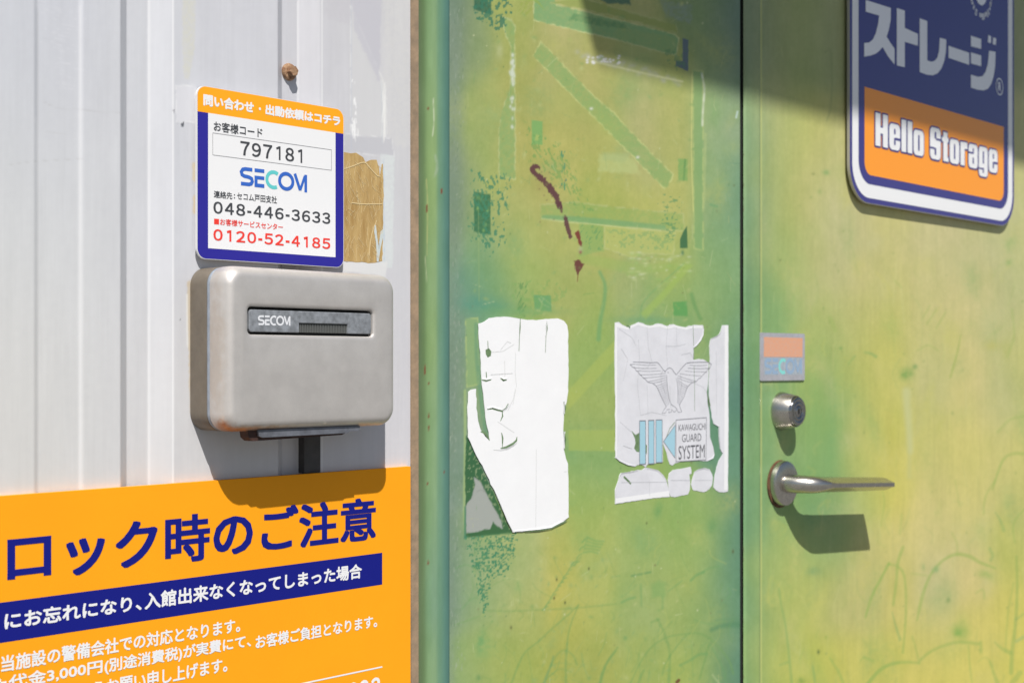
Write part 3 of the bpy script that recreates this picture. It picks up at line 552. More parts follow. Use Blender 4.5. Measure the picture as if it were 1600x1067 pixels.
P.poly([(897, 408), (904, 406), (914, 413), (906, 425), (903, 431), (899, 420)], (108, 60, 60), 0.95, 0.9, rag=1.8); P.line([(903, 430), (902, 440)], 1.3, (120, 60, 45), 0.8)
# broken-up wear over the whole worked area
for k in range(420):
    x = random.uniform(740, 1085); y = random.choice([random.uniform(0, 500), random.uniform(840, 1067)]); P.blob(x, y, random.uniform(1.0, 5), random.uniform(0.8, 4), random.choice([(186, 194, 134), (122, 160, 98), (166, 180, 104), (140, 170, 112)]), random.uniform(0.15, 0.5), random.uniform(0, 180), tex=0.9, seed=k)
# grass blades of the mural
def blades(P, items, col, a=0.6):
    for it in items:
        pts, w = it[0], it[1]; P.line(pts, w, it[2] if len(it) > 2 else col, (it[3] if len(it) > 3 else a) * 0.82, 1.9, brk=0.15)
z1 = lambda *q: [(700 + x / 4.32, 820 + y / 4.32) for x, y in q]; z2 = lambda *q: [(900 + x / 4.32, 820 + y / 4.32) for x, y in q]
G1 = (116, 156, 92); G2 = (104, 156, 98)
blades(P, [(z1((880, 540), (790, 625), (700, 700), (610, 785), (520, 860), (470, 960), (425, 1080)), (2, 3.4)), (z1((880, 540), (835, 650), (812, 740), (800, 850), (795, 960), (798, 1080)), (2, 4)),
 (z1((712, 885), (690, 960), (670, 1010), (645, 1080)), (3, 5), (92, 150, 104)), (z1((690, 960), (740, 870), (790, 843), (845, 880), (870, 940)), 2.4), (z1((270, 578), (440, 580), (640, 570), (860, 560), (1130, 532)), 2.6, G1, 0.5),
 (z1((50, 672), (130, 645), (210, 615)), 2.6, G1, 0.5), (z1((540, 860), (562, 980), (575, 1080)), 2, G1, 0.35), (z1((470, 390), (490, 460), (485, 530)), 2.4, G1, 0.35), (z1((680, 1020), (760, 970), (830, 990)), 2, G1, 0.5), (z1((690, 950), (760, 930), (830, 940)), 1.8, G1, 0.4),
 (z1((50, 295), (110, 268), (160, 275)), 2.2, G2, 0.4), (z1((100, 560), (160, 500), (200, 490)), 2.2, G2, 0.4), (z1((1130, 850), (1070, 930), (1040, 1000), (1020, 1080)), (3, 4.5)),
 (z2((280, 825), (225, 900), (195, 960), (160, 1080)), (3.5, 4)), (z2((360, 1080), (430, 930), (510, 820), (610, 757), (700, 738), (800, 728), (870, 745), (950, 810), (1030, 910), (1060, 1000)), (2.4, 3.2)),
 (z2((545, 630), (580, 690), (605, 760), (630, 860), (630, 960), (622, 1080)), (3, 5)), (z2((505, 655), (560, 635)), 3), (z2((745, 740), (700, 790), (650, 855), (600, 940), (580, 1010)), 2.4), (z2((455, 980), (435, 1020), (415, 1080)), 4),
 (z2((890, 815), (872, 900), (850, 970), (832, 1040)), (3.5, 2.5)), (z2((700, 945), (770, 910), (830, 872), (880, 868)), 4, G2, 0.55), (z2((375, 342), (440, 330), (500, 317)), 3.2, (92, 142, 92), 0.75), (z2((308, 522), (350, 500), (395, 488)), 3.6, G2, 0.6),
 (z2((436, 400), (438, 470), (440, 540)), 3.2, G2, 0.5), (z2((772, 374), (815, 335), (860, 318)), 4, G2, 0.65), (z2((850, 318), (900, 290), (960, 278)), 2.2, G2, 0.5), (z2((620, 445), (670, 410), (715, 375)), 2.6, G2, 0.45), (z2((585, 480), (582, 560)), 4, G2, 0.4),
 (z2((900, 800), (960, 900), (1000, 1000), (1010, 1080)), 2.4, G2, 0.4), (z2((780, 800), (790, 1080)), 2, G2, 0.3), (z2((440, 800), (425, 900), (440, 1080)), 2, G2, 0.25), (z2((240, 350), (295, 342)), 2, G2, 0.4), (z2((920, 1010), (965, 1067)), 2.5, (200, 212, 160), 0.5),
 (z2((800, 640), (900, 665), (1000, 650)), 3, G2, 0.3)], G1)
P.poly(z2((505, 400), (560, 370), (600, 390), (608, 480), (510, 490)), (124, 166, 100), 0.5, 4); P.line(z2((915, 705), (980, 680), (1050, 670), (1110, 672)), (6, 10), (84, 134, 98), 0.6, 3.5); P.line(z2((950, 640), (1100, 630)), 3, (96, 144, 104), 0.4, 3)
for k in range(16):
    x, y = 852 + k * 4.1, 950 - k * 6.4 if k < 12 else 880 - (k - 12) * 12; P.line([(x - 4 + random.uniform(-1, 1), y + 3), (x, y - 1.5), (x + 4, y - 3)], random.uniform(1.6, 3), (112, 158, 96), 0.55, 1.2)
for k in range(5): P.line(z1((915 + 6 * k, 185 - 26 * k), (965 + 8 * k, 178 - 18 * k), (1010 + 10 * k, 190 - 20 * k)), 3.2, (122, 164, 98), 0.55, 1.5)
P.line(z1((310, 400), (380, 370), (440, 360)), 1.6, G1, 0.3); P.blob(1028, 797, 7, 13, (100, 154, 96), 0.55, 10); P.blob(1112, 822, 8, 10, (100, 150, 98), 0.5)
P.blob(757, 1010, 14, 18, (120, 166, 104), 0.4, tex=0.9); P.blob(752, 1000, 6, 20, (104, 160, 104), 0.4, 10, tex=0.9); P.blob(748, 1058, 4, 5, (90, 140, 90), 0.6)
for (x, y, r_) in ((883, 941, 1.6), (799, 980, 1.8), (920, 888, 1.5), (866, 934, 1.6), (1145, 861, 1.8), (870, 905, 1.6), (1010, 817, 1.2)): P.blob(x, y, r_, r_ * 1.6, (92, 98, 60), 0.9, tex=0)
P.line([(1057, 1065), (1060, 1062)], 5, (112, 62, 48), 0.9, 1)
for k in range(110):
    x = random.uniform(735, 1145); y = random.uniform(840, 1067); L_ = random.uniform(8, 40); t = random.gauss(1.5, 0.5); c = random.uniform(-8, 8)
    P.line([(x, y), (x + L_ * 0.5 * math.cos(t) + c, y + L_ * 0.5 * math.sin(t)), (x + L_ * math.cos(t), y + L_ * math.sin(t))], random.uniform(1.4, 2.8), random.choice([G1, G2, (178, 188, 108)]), random.uniform(0.1, 0.28), 1.4)
for k in range(90):
    x = random.uniform(720, 1150); y = random.uniform(0, 1067); P.blob(x, y, random.uniform(0.7, 1.5), random.uniform(0.7, 1.7), random.choice([(96, 128, 84), (205, 212, 170), (120, 110, 80)]), random.uniform(0.3, 0.8), tex=0)
for k in range(260):
    x = random.uniform(722, 1150); y = random.uniform(0, 1067); L_ = random.uniform(4, 26); t = random.choice([random.gauss(1.57, 0.12), random.uniform(0, 3.1)])
    P.line([(x, y), (x + L_ * math.cos(t), y + L_ * math.sin(t))], random.uniform(0.5, 1.1), random.choice([(206, 214, 166), (116, 156, 104), (190, 196, 140)]), random.uniform(0.15, 0.45), 0.8, curve=False)
def leaf_prof(u): a = np.clip((u - (UG - 0.0024 - 0.004)) / 0.004, 0, 1); b = np.clip((UD0 + 0.002 - u) / 0.002, 0, 1); return 0.003 * a * a + 0.0012 * b + 0.0004 * np.sin(u * 9)
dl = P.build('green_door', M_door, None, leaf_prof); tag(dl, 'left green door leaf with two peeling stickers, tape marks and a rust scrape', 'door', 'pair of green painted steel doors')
g = Geo(); g.box(UD0 + 0.0004, UG - 0.0026, YD + 0.0034, YD + 0.04, 0.02, ztop - 0.003); g.build('door_core', mat('dark_door_edge', (0.02, 0.025, 0.022, 1), 0.9), dl)  # cores near black: the shade of the door gap put in their colour

# ================================================================ RIGHT DOOR LEAF
R0 = UG + 0.0022
us = axis(R0, UDR, R0, min(UDR, U(1612, YD)), 0.0017); zs = axis(0.02, ztop - 0.003, 0.66, 1.70, 0.0018, 0.2)
P = Paint(us, zs, YD)
Rr = [(1168, 60, (128, 148, 118)), (1175, 200, (128, 166, 128)), (1175, 330, (116, 158, 122)), (1175, 450, (108, 150, 116)), (1175, 600, (108, 152, 114)), (1175, 800, (110, 154, 116)), (1175, 950, (120, 162, 116)), (1175, 1060, (124, 164, 116)),
 (1200, 60, (152, 164, 118)), (1200, 180, (180, 184, 124)), (1200, 300, (166, 180, 118)), (1200, 400, (158, 178, 118)), (1200, 480, (138, 174, 114)), (1200, 600, (136, 172, 114)), (1198, 700, (126, 164, 114)), (1200, 800, (136, 172, 110)), (1205, 900, (158, 180, 108)), (1200, 1000, (166, 182, 104)), (1200, 1060, (172, 186, 98)),
 (1235, 60, (158, 170, 112)), (1235, 220, (178, 188, 118)), (1232, 330, (180, 186, 114)), (1230, 400, (162, 182, 112)), (1230, 450, (144, 178, 112)), (1235, 700, (140, 172, 110)), (1230, 860, (158, 180, 108)), (1235, 930, (178, 188, 104)), (1230, 1050, (182, 190, 98)),
 (1270, 60, (158, 172, 112)), (1270, 220, (190, 190, 116)), (1270, 300, (186, 188, 124)), (1270, 380, (192, 192, 130)), (1270, 440, (180, 184, 118)), (1275, 520, (166, 184, 108)), (1275, 600, (150, 178, 106)), (1275, 680, (138, 172, 106)), (1275, 740, (128, 168, 106)), (1280, 800, (124, 166, 112)), (1275, 860, (158, 182, 114)), (1275, 930, (182, 188, 108)), (1275, 1050, (186, 192, 96)),
 (1305, 60, (164, 172, 126)), (1305, 250, (192, 192, 134)), (1305, 340, (194, 194, 146)), (1305, 420, (190, 190, 140)), (1305, 500, (182, 188, 122)), (1300, 560, (160, 180, 112)), (1305, 640, (136, 174, 110)), (1305, 720, (134, 170, 106)), (1310, 800, (128, 168, 108)), (1310, 860, (150, 176, 112)), (1310, 930, (180, 182, 118)), (1315, 1050, (192, 192, 100)),
 (1345, 360, (196, 192, 138)), (1345, 440, (194, 190, 130)), (1345, 500, (188, 190, 116)), (1345, 580, (184, 188, 106)), (1345, 660, (188, 190, 114)), (1345, 720, (184, 190, 108)), (1350, 790, (178, 192, 110)), (1350, 860, (196, 190, 124)), (1350, 930, (190, 186, 124)), (1350, 1050, (198, 194, 104)),
 (1395, 380, (198, 194, 134)), (1395, 450, (196, 194, 122)), (1395, 530, (192, 192, 112)), (1395, 610, (194, 194, 108)), (1395, 690, (200, 196, 104)), (1395, 760, (206, 200, 98)), (1400, 840, (204, 196, 122)), (1400, 920, (198, 192, 112)), (1400, 1050, (202, 196, 104)),
 (1450, 380, (198, 194, 142)), (1450, 460, (200, 195, 136)), (1450, 540, (196, 194, 128)), (1450, 600, (190, 190, 134)), (1450, 680, (196, 194, 118)), (1450, 760, (206, 198, 130)), (1455, 840, (206, 198, 134)), (1460, 920, (192, 190, 138)), (1450, 1000, (204, 196, 116)), (1450, 1060, (208, 200, 106)),
 (1520, 380, (196, 193, 142)), (1520, 460, (206, 197, 140)), (1520, 600, (206, 198, 134)), (1520, 700, (206, 200, 122)), (1520, 800, (210, 202, 130)), (1520, 900, (206, 196, 130)), (1520, 1000, (212, 202, 114)), (1520, 1060, (212, 204, 108)),
 (1565, 380, (190, 192, 146)), (1565, 500, (188, 190, 138)), (1565, 620, (184, 188, 134)), (1565, 720, (200, 196, 126)), (1575, 860, (186, 190, 104)), (1570, 960, (206, 198, 108)),
 (1598, 230, (194, 194, 140)), (1598, 380, (196, 198, 140)), (1598, 560, (196, 196, 124)), (1598, 700, (204, 200, 122)), (1598, 800, (192, 192, 118)), (1598, 1000, (208, 202, 102)), (1598, 60, (160, 168, 125))]
P.field(Rr, (22, 38)); P.r[:] = 0.45; P.c *= np.array((0.99, 0.97, 0.97))
P.grain(0.09, 46, 60, 71, (0.8, 0.5, 1.1)); P.grain(0.06, 15, 40, 72, (0.9, 0.6, 1.2)); P.grain(0.06, 3.5, 5, 73, (1, .8, 1.1)); P.grain(0.06, 4, 60, 74); P.grain(0.05, 9, 14, 75, (1, .7, 1.2))
P.line([(1189, -20), (1189, 1080)], 2.2, (206, 208, 130), 0.6, 1.4, curve=False); P.line([(1186, -20), (1186, 1080)], 1.4, (84, 120, 98), 0.45, 1.2, curve=False)
for k in range(120):
    P.blob(random.uniform(1195, 1600), random.uniform(230, 1067), random.uniform(8, 26), random.uniform(12, 50), random.choice([(150, 178, 100), (204, 200, 110), (196, 194, 146), (136, 170, 108), (206, 198, 128)]), random.uniform(0.10, 0.30), random.uniform(-30, 30), tex=0.8, seed=k)
# green drips and haze behind the handle
P.blob(1300, 690, 14, 60, (120, 166, 108), 0.45, 4); P.blob(1275, 640, 10, 50, (128, 170, 104), 0.3); P.blob(1272, 800, 26, 34, (110, 158, 108), 0.4); P.blob(1215, 500, 12, 40, (130, 168, 112), 0.3); P.blob(1272, 892, 12, 7, (108, 152, 108), 0.45)
P.blob(1225, 740, 22, 30, (96, 142, 108), 0.25)
z3 = lambda *q: [(1150 + x / 4.32, 820 + y / 4.32) for x, y in q]; z4 = lambda *q: [(1350 + x / 3.364, 750 + y / 3.364) for x, y in q]; z5 = lambda *q: [(1240 + x / 3.139, 420 + y / 3.139) for x, y in q]
G3 = (150, 176, 92); G4 = (128, 168, 100)
blades(P, [(z3((290, 430), (305, 540), (330, 650), (345, 760), (358, 880), (378, 1080)), (2.4, 4.4), G4, 0.6), (z3((295, 942), (350, 925)), 2.6, G4, 0.7), (z3((518, 950), (528, 1010), (535, 1080)), 3.4, G4, 0.6), (z3((636, 895), (665, 945), (695, 990), (730, 1080)), (3, 4.6), G3, 0.7),
 (z3((1035, 255), (990, 340), (940, 430), (900, 520), (878, 620)), (3.6, 2.2), G3, 0.65), (z3((885, 1080), (960, 990), (1030, 945), (1100, 925)), 5, G3, 0.6), (z3((840, 915), (870, 893), (920, 910)), 2, G3, 0.5), (z3((560, 700), (540, 760)), 2, G3, 0.35), (z3((460, 830), (430, 910)), 2.2, G3, 0.4),
 (z4((280, 735), (295, 660), (320, 570), (355, 490), (410, 425), (480, 390), (550, 398), (610, 432), (690, 462)), (2.4, 5, 5, 4, 4, 5, 6, 5, 3), G3, 0.75), (z4((207, 352), (180, 430), (170, 540), (155, 655)), (5, 4), G3, 0.7), (z4((132, 440), (90, 520), (50, 600), (8, 720)), (4, 3), G3, 0.65),
 (z4((132, 440), (180, 455), (212, 500), (222, 620), (218, 760), (205, 905)), 3.8, G3, 0.65), (z4((150, 695), (170, 770), (190, 835)), (2, 5), G4, 0.65), (z4((15, 1080), (70, 1010), (130, 970), (210, 955), (290, 960)), (6, 4), G3, 0.75), (z4((295, 945), (350, 900), (420, 868), (500, 850), (600, 858)), (4, 5), G3, 0.7),
 (z4((800, 400), (804, 520), (802, 640), (792, 780), (778, 900), (772, 1010)), (3, 7), G3, 0.7), (z4((685, 850), (720, 880), (765, 905)), (2, 7), G3, 0.65), (z4((660, 950), (680, 1010), (705, 1080)), (3, 7), G3, 0.6), (z4((600, 950), (640, 930), (680, 980)), 2.5, G3, 0.4),
 (z4((690, 0), (650, 60), (632, 110), (628, 175)), 3.4, G3, 0.5), (z4((690, 170), (715, 210), (732, 262)), (2, 6), G4, 0.55), (z4((845, 150), (800, 200), (782, 250), (792, 330)), 3, G3, 0.55), (z4((548, 870), (556, 980), (570, 1080)), 3, G3, 0.5), (z4((785, 540), (755, 700), (742, 900)), 3, G3, 0.45),
 (z4((490, 390), (488, 330), (465, 280)), 3, G3, 0.4), (z4((850, 815), (800, 845)), 5, (140, 178, 120), 0.6), (z4((100, 60), (108, 120), (90, 240)), 3, G3, 0.4), (z4((200, 180), (190, 280)), 4, G3, 0.35), (z4((660, 360), (675, 395), (665, 420)), 5, G4, 0.5), (z4((255, 820), (275, 890), (290, 960)), 3, G3, 0.5),
 (z4((590, 590), (625, 575), (632, 620)), 3, G3, 0.5), (z4((612, 850), (615, 900)), 5, G3, 0.6), (z4((840, 700), (800, 730)), 4, G4, 0.45), (z4((250, 490), (330, 500)), 3, G3, 0.4), (z4((0, 930), (50, 950)), 4, G3, 0.5), (z4((820, 1010), (780, 1060)), 8, G3, 0.6), (z4((480, 0), (500, 130)), 2.5, G3, 0.3),
 (z5((820, 325), (800, 420), (770, 530)), (2, 4), (158, 176, 92), 0.7), (z5((745, 215), (700, 290)), 3, G3, 0.45), (z5((700, 200), (655, 270)), 3, G3, 0.45), (z5((670, 180), (630, 250)), 3, G3, 0.35), (z5((350, 410), (380, 415), (405, 430)), (2, 5), G4, 0.75), (z5((270, 465), (300, 430)), 4, G4, 0.5),
 (z5((610, 400), (660, 375), (710, 400)), 3, G3, 0.4), (z5((975, 1080), (1000, 1000), (1032, 930), (1080, 905), (1140, 908)), (3, 5), G3, 0.65), (z5((1000, 800), (1060, 740), (1140, 720)), 4, G3, 0.4), (z5((180, 240), (205, 300)), 7, G3, 0.4), (z5((500, 60), (530, 90)), 3, G3, 0.4), (z5((1070, 200), (1080, 330), (1045, 430)), 4, G3, 0.4)], G3)
P.blob(1417, 584, 11, 9, (116, 160, 84), 0.75, -20, tex=0.5); P.blob(1430, 573, 4, 3.5, (108, 154, 90), 0.7); P.line([(1417, 612), (1418, 640), (1423, 705)], (13, 7), (198, 200, 146), 0.75, 5); P.line([(1423, 640), (1421, 745)], 6, (196, 198, 140), 0.4, 4)
P.blob(1498, 987, 12, 10, (128, 170, 84), 0.75, 20); P.blob(1505, 980, 10, 18, (150, 178, 90), 0.4, -10); P.blob(1540, 897, 14, 6, (150, 176, 96), 0.6, 15); P.blob(1462, 889, 5, 6, (124, 168, 110), 0.7, 50); P.blob(1482, 937, 3, 4, (124, 150, 90), 0.8); P.blob(1443, 886, 3, 5, (140, 172, 110), 0.5)
P.blob(1279, 1018, 2.4, 3.4, (92, 112, 66), 0.9, tex=0); P.blob(1291, 995, 3, 3, (150, 170, 80), 0.6, tex=0); P.blob(1252, 1063, 6, 5, (112, 150, 76), 0.6); P.blob(1291, 270, 6, 4, (120, 165, 100), 0.6, tex=0.8); P.blob(1281, 300, 4, 4, (135, 165, 96), 0.4); P.blob(1271, 272, 3, 2, (130, 140, 80), 0.6)
P.blob(1580, 382, 10, 12, (140, 174, 104), 0.5, tex=1); P.blob(1577, 410, 6, 6, (140, 174, 104), 0.45, tex=1); P.blob(1550, 540, 12, 8, (188, 184, 100), 0.5); P.blob(1572, 545, 8, 14, (172, 178, 96), 0.4)
P.line([(1289, 82), (1299, 84), (1299, 160), (1292, 190)], 3, (132, 146, 98), 0.4, 2); P.blob(1219, 407, 1.5, 1.5, (120, 130, 80), 0.9); P.blob(1314, 544, 2.5, 2.5, (120, 160, 90), 0.7)
for k in range(130):
    x = random.uniform(1195, 1600); y = random.uniform(380, 1067); L_ = random.uniform(10, 50); t = random.gauss(1.5, 0.4); c = random.uniform(-10, 10)
    P.line([(x, y), (x + L_ * 0.5 * math.cos(t) + c, y + L_ * 0.5 * math.sin(t)), (x + L_ * math.cos(t), y + L_ * math.sin(t))], random.uniform(2, 4.5), random.choice([G3, G4, (206, 204, 130), (204, 200, 100)]), random.uniform(0.05, 0.16), 2.5)
for k in range(60): P.blob(random.uniform(1195, 1600), random.uniform(250, 1067), random.uniform(1.2, 2.4), random.uniform(1.2, 3), random.choice([(130, 158, 90), (140, 160, 92)]), random.uniform(0.2, 0.55), tex=0)
for k in range(180):
    x = random.uniform(1192, 1600); y = random.uniform(0, 1067); L_ = random.uniform(8, 60); t = random.gauss(1.57, 0.10)
    P.line([(x, y), (x + L_ * math.cos(t), y + L_ * math.sin(t))], random.uniform(1.0, 2.6), random.choice([(206, 206, 150), (150, 172, 108), (200, 196, 130)]), random.uniform(0.06, 0.20), 1.3, curve=False)
def rprof(u):
    a = np.clip((R0 + 0.003 - u) / 0.003, 0, 1); st = np.clip((u - U(1186, YD)) / 0.0015, 0, 1); return 0.002 * a * a + 0.0010 * st - 0.0010 + 0.0004 * np.sin(u * 8 + 1)
dr = P.build('green_door', M_door, None, rprof); tag(dr, 'right green and yellow painted door leaf with lock cylinder and steel lever handle', 'door', 'pair of green painted steel doors')
g = Geo(); g.box(R0 + 0.0005, UDR - 0.0004, YD + 0.004, YD + 0.04, 0.02, ztop - 0.003); g.build('door_core', bpy.data.materials['dark_door_edge'], dr)
g = Geo()                                        # rusty chips down the edge of the leaf
rnd = random.Random(5)
for k in range(110):
    z = rnd.uniform(0.78, 1.32) if k < 90 else rnd.uniform(1.3, 1.5); h = rnd.uniform(0.001, 0.007); x = R0 + rnd.uniform(0.0, 0.0012)
    g.sheet([(x, z), (x + rnd.uniform(0.0006, 0.0016), z + h * 0.2), (x + rnd.uniform(0.0004, 0.0018), z + h * 0.8), (x, z + h)], YD + 0.0002 - 1e-5 * (k % 5))
g.build('edge_rust', mat('edge_rust', (0.15, 0.085, 0.06, 1), 0.9, var=0.6, vscale=500, vcol=(0.35, 0.22, 0.17, 1)), dr)

# ---- lock cylinder
cx, cz2 = at(1220.5, 642, YD); Y = YD - 0.0012
g = Geo(); g.lathe([(0.0222, Y + 0.002), (0.0222, Y), (0.0218, Y - 0.001), (0.0182, Y - 0.0186), (0.0176, Y - 0.0192), (0.0171, Y - 0.0190), (0.0169, Y - 0.0172)], (cx, cz2), 64); lk = g.build('lock', M_steel, dr, True)
lk['label'] = 'round satin lock cylinder above the lever handle'
g = Geo(); g.lathe([(0.0163, Y - 0.0172), (0.0163, Y - 0.0212), (0.0157, Y - 0.0220), (0.0120, Y - 0.0226), (0.0116, Y - 0.0219), (0.0108, Y - 0.0219), (0.0104, Y - 0.0227), (0.0078, Y - 0.0228), (0.0074, Y - 0.0216), (0.0064, Y - 0.0216), (0.0060, Y - 0.0226), (0.0030, Y - 0.0226)], (cx, cz2), 56); g.build('cylinder', M_steel2, lk, True)
g = Geo(); g.lathe([(0.0168, Y - 0.0173), (0.0166, Y - 0.0176)], (cx, cz2), 40); g.build('shadow_ring', M_groove, lk)
g = Geo(); g.sheet([(cx + a, cz2 + b) for a, b in ((-.0007, -.0032), (.0007, -.0032), (.0007, -.0006), (.0014, .0), (.0007, .0032), (-.0007, .0032), (-.0012, .0008))], Y - 0.0230); g.build('keyway', M_groove, lk)
# ---- lever handle on its rose
hx_, hz_ = at(1219.3, 754.5, YD)
g = Geo(); g.lathe([(0.0275, Y + 0.001), (0.0272, Y - 0.0006), (0.0256, Y - 0.0008)], (hx_ - 0.0012, hz_ - 0.0008), 48); rd = g.build('dirt_ring', M_rustring, dr); rd['label'] = 'ring of rust and dirt round the handle rose'
g = Geo(); g.lathe([(0.0258, Y), (0.0258, Y - 0.0055), (0.0250, Y - 0.0074), (0.0232, Y - 0.0084), (0.0130, Y - 0.0088)], (hx_, hz_), 64); hn = g.build('handle', M_steel, dr, True)
hn['label'] = 'brushed steel lever handle pointing right'
def prof_h(a):                                   # half height of the blade across its depth: thick back, narrow flat front edge
    return np.interp(a, [-1, -0.9, -0.5, 0.0, 0.94, 1.0], [0.35, 0.80, 1.0, 0.90, 0.32, 0.27])
def section(c, nx, ny, ha, hb, k, n=40):         # c centre, (nx, ny) outward horizontal axis, half sizes, k = 0 round .. 1 blade
    V = []
    for i in range(n):
        t = 2 * math.pi * (i + 0.5) / n; a, b = math.cos(t), math.sin(t)
        ab = max(-1, min(1, a * 1.04)); bl = math.copysign(float(prof_h(ab)), b)
        if abs(a) > 0.985: bl *= 0.75
        V.append((c[0] + nx * ha * (a * (1 - k) + ab * k), c[1] + ny * ha * (a * (1 - k) + ab * k), c[2] + hb * (b * (1 - k) + bl * k)))
    return V
tip = U(1396, YD - 0.0515); Lb = tip - hx_
path = smooth_path([(0, 0.006), (0.0006, 0.010), (0.0045, 0.0195), (0.0130, 0.0305), (0.0270, 0.0370), (0.0400, 0.0388), (0.0700, 0.0392), (Lb, 0.0394)], 5)
secs = []
for i, p_ in enumerate(path):
    a_ = path[max(0, i - 1)]; b_ = path[min(len(path) - 1, i + 1)]; d = np.array(b_) - np.array(a_); d /= np.linalg.norm(d)
    s_ = i / (len(path) - 1); k = float(np.clip((p_[0] - 0.016) / 0.018, 0, 1)) ** 1.3
    ha = 0.0106 + 0.0020 * min(1, p_[0] / 0.035); hb = 0.0106 - 0.0012 * min(1, p_[0] / 0.03) - 0.0012 * p_[0] / Lb
    secs.append(section((hx_ + p_[0], Y - p_[1], hz_ - 0.0095 * p_[0] / Lb), -d[1], -d[0], ha, hb, k))
n = 40; V = [v for q in secs for v in q]; F = [(i * n + k, i * n + (k + 1) % n, (i + 1) * n + (k + 1) % n, (i + 1) * n + k) for i in range(len(secs) - 1) for k in range(n)]
F.append(tuple(range((len(secs) - 1) * n, len(secs) * n))); F.append(tuple(range(n)))
lv = fix_normals(mesh_obj('lever', V, F, M_steel, hn, True))
for ob in (lk, hn, lv):
    fix_normals(ob)
    mo = ob.modifiers.new('split', 'EDGE_SPLIT'); mo.split_angle = rad(35)

# ================================================================ STICKERS ON THE LEFT DOOR
YS = YD - 0.0007
M_crack = mat('crack_showing_paint', base(118, 148, 106), 0.7, var=0.4, vscale=200); M_crackd = mat('dark_crack', base(120, 122, 112), 0.8)
q7 = lambda L_: [at(700 + x / 2.32, 400 + y / 2.32, YS) for x, y in L_]
ws = [(110, 245), (132, 238), (150, 225), (190, 221), (230, 222), (262, 228), (320, 233), (355, 228), (398, 226), (420, 235), (432, 250), (436, 275), (437, 380), (436, 490), (430, 530), (421, 560), (418, 630), (420, 700), (428, 735), (435, 752), (437, 850), (438, 946), (415, 965), (375, 985), (330, 992), (280, 997), (235, 1001), (215, 960), (190, 900), (150, 810), (110, 735), (73, 657), (71, 570), (74, 492), (84, 484), (102, 481), (104, 520), (103, 552), (110, 600), (118, 628), (136, 655), (150, 668), (148, 640), (140, 610), (136, 585), (130, 520), (122, 450), (120, 390), (118, 350), (112, 300)]
g = Geo(); g.prism(ragged(q7(ws), 0.00028, 0.004, 9), YS, YD - 0.0002); st = g.build('white_sticker', M_vinyl); tag(st, 'blank white peeling sticker with torn lower left corner on the left door', 'sticker')
g = Geo(); cr = lambda L_, w: g.ribbon(q7(L_), [w * 0.4] + [w] * (len(L_) - 2) + [w * 0.4] if len(L_) > 2 else w, YS - 0.00006)
cr([(262, 226), (261, 262), (259, 290)], 0.0016); cr([(259, 290), (257, 345)], 0.0007); cr([(357, 236), (358, 262), (355, 292)], 0.0026); cr([(355, 292), (353, 350)], 0.0006)
g.sheet(q7([(136, 340), (148, 334), (157, 345), (155, 362), (144, 368), (137, 356)]), YS - 0.00007); cr([(144, 308), (145, 336)], 0.0008); cr([(138, 420), (140, 446)], 0.0010)
cr([(122, 449), (138, 452), (156, 448)], 0.0016); cr([(190, 442), (200, 450), (212, 449)], 0.0018); cr([(142, 556), (160, 552), (180, 558), (197, 562), (210, 552), (218, 534)], 0.0016); cr([(196, 560), (198, 580), (190, 598)], 0.0016)
cr([(194, 640), (198, 660), (197, 692)], 0.0020); cr([(190, 697), (212, 692), (235, 680), (248, 668), (250, 655)], 0.0020); cr([(420, 528), (424, 550), (420, 572)], 0.0030); cr([(420, 634), (424, 665), (422, 698)], 0.0032); cr([(118, 636), (132, 640), (145, 655), (150, 668)], 0.0020); cr([(375, 987), (390, 978), (416, 966), (432, 958)], 0.0016); cr([(280, 998), (330, 994), (375, 988)], 0.0012)
g.build('crack', M_crack, st)
g = Geo(); fl = lambda L_, w=0.0005: g.ribbon(q7(L_), w, YS - 0.00005)
for L_ in ([(150, 350), (200, 345), (240, 320)], [(245, 350), (243, 420), (248, 470), (235, 540)], [(190, 340), (215, 310), (228, 316)], [(320, 700), (318, 980)], [(205, 380), (206, 440)], [(216, 560), (236, 520), (244, 480)], [(155, 430), (235, 425)], [(165, 702), (190, 704), (212, 700)], [(421, 782), (432, 780)], [(180, 600), (240, 640)]): fl(L_)
g.build('crease', mat('vinyl_crease', (0.60, 0.61, 0.60, 1), 0.6), st)
def lip(geo, P2, side, w=0.0018, hgt=0.0005):    # torn edge of vinyl standing off the door
    P_ = [np.array(p) for p in P2]; V = []
    for i, p in enumerate(P_):
        d = P_[min(i + 1, len(P_) - 1)] - P_[max(i - 1, 0)]; d = d / (np.linalg.norm(d) + 1e-9); nn = np.array((-d[1], d[0])) * side; q = p + nn * w
        k = math.sin(math.pi * (i + .35) / (len(P_) - .3)); V += [(p[0], YS - 0.00012 - hgt * k, p[1]), (q[0], YS - 0.00003, q[1])]
    return geo.add(V, [(2 * i, 2 * i + 1, 2 * i + 3, 2 * i + 2) for i in range(len(P_) - 1)])
g = Geo()
for L_, sd in (([(142, 553), (160, 549), (180, 555), (195, 559)], 1), ([(198, 560), (210, 550), (219, 533)], -1), ([(190, 700), (212, 696), (235, 684), (249, 671)], -1), ([(124, 446), (138, 449), (158, 445)], 1), ([(421, 635), (418, 665), (420, 698)], 1), ([(420, 530), (419, 550), (419, 572)], 1), ([(190, 440), (200, 447), (214, 446)], 1), ([(355, 235), (354, 262), (352, 290)], 1), ([(236, 1000), (214, 960), (190, 902), (165, 842)], -1), ([(240, 998), (330, 990), (374, 983), (414, 963)], 1)): lip(g, q7(L_), sd)
g.build('curled_lip', M_vinyl, st)
q8 = lambda L_: [at(930 + x / 2.964, 460 + y / 2.964, YS) for x, y in L_]
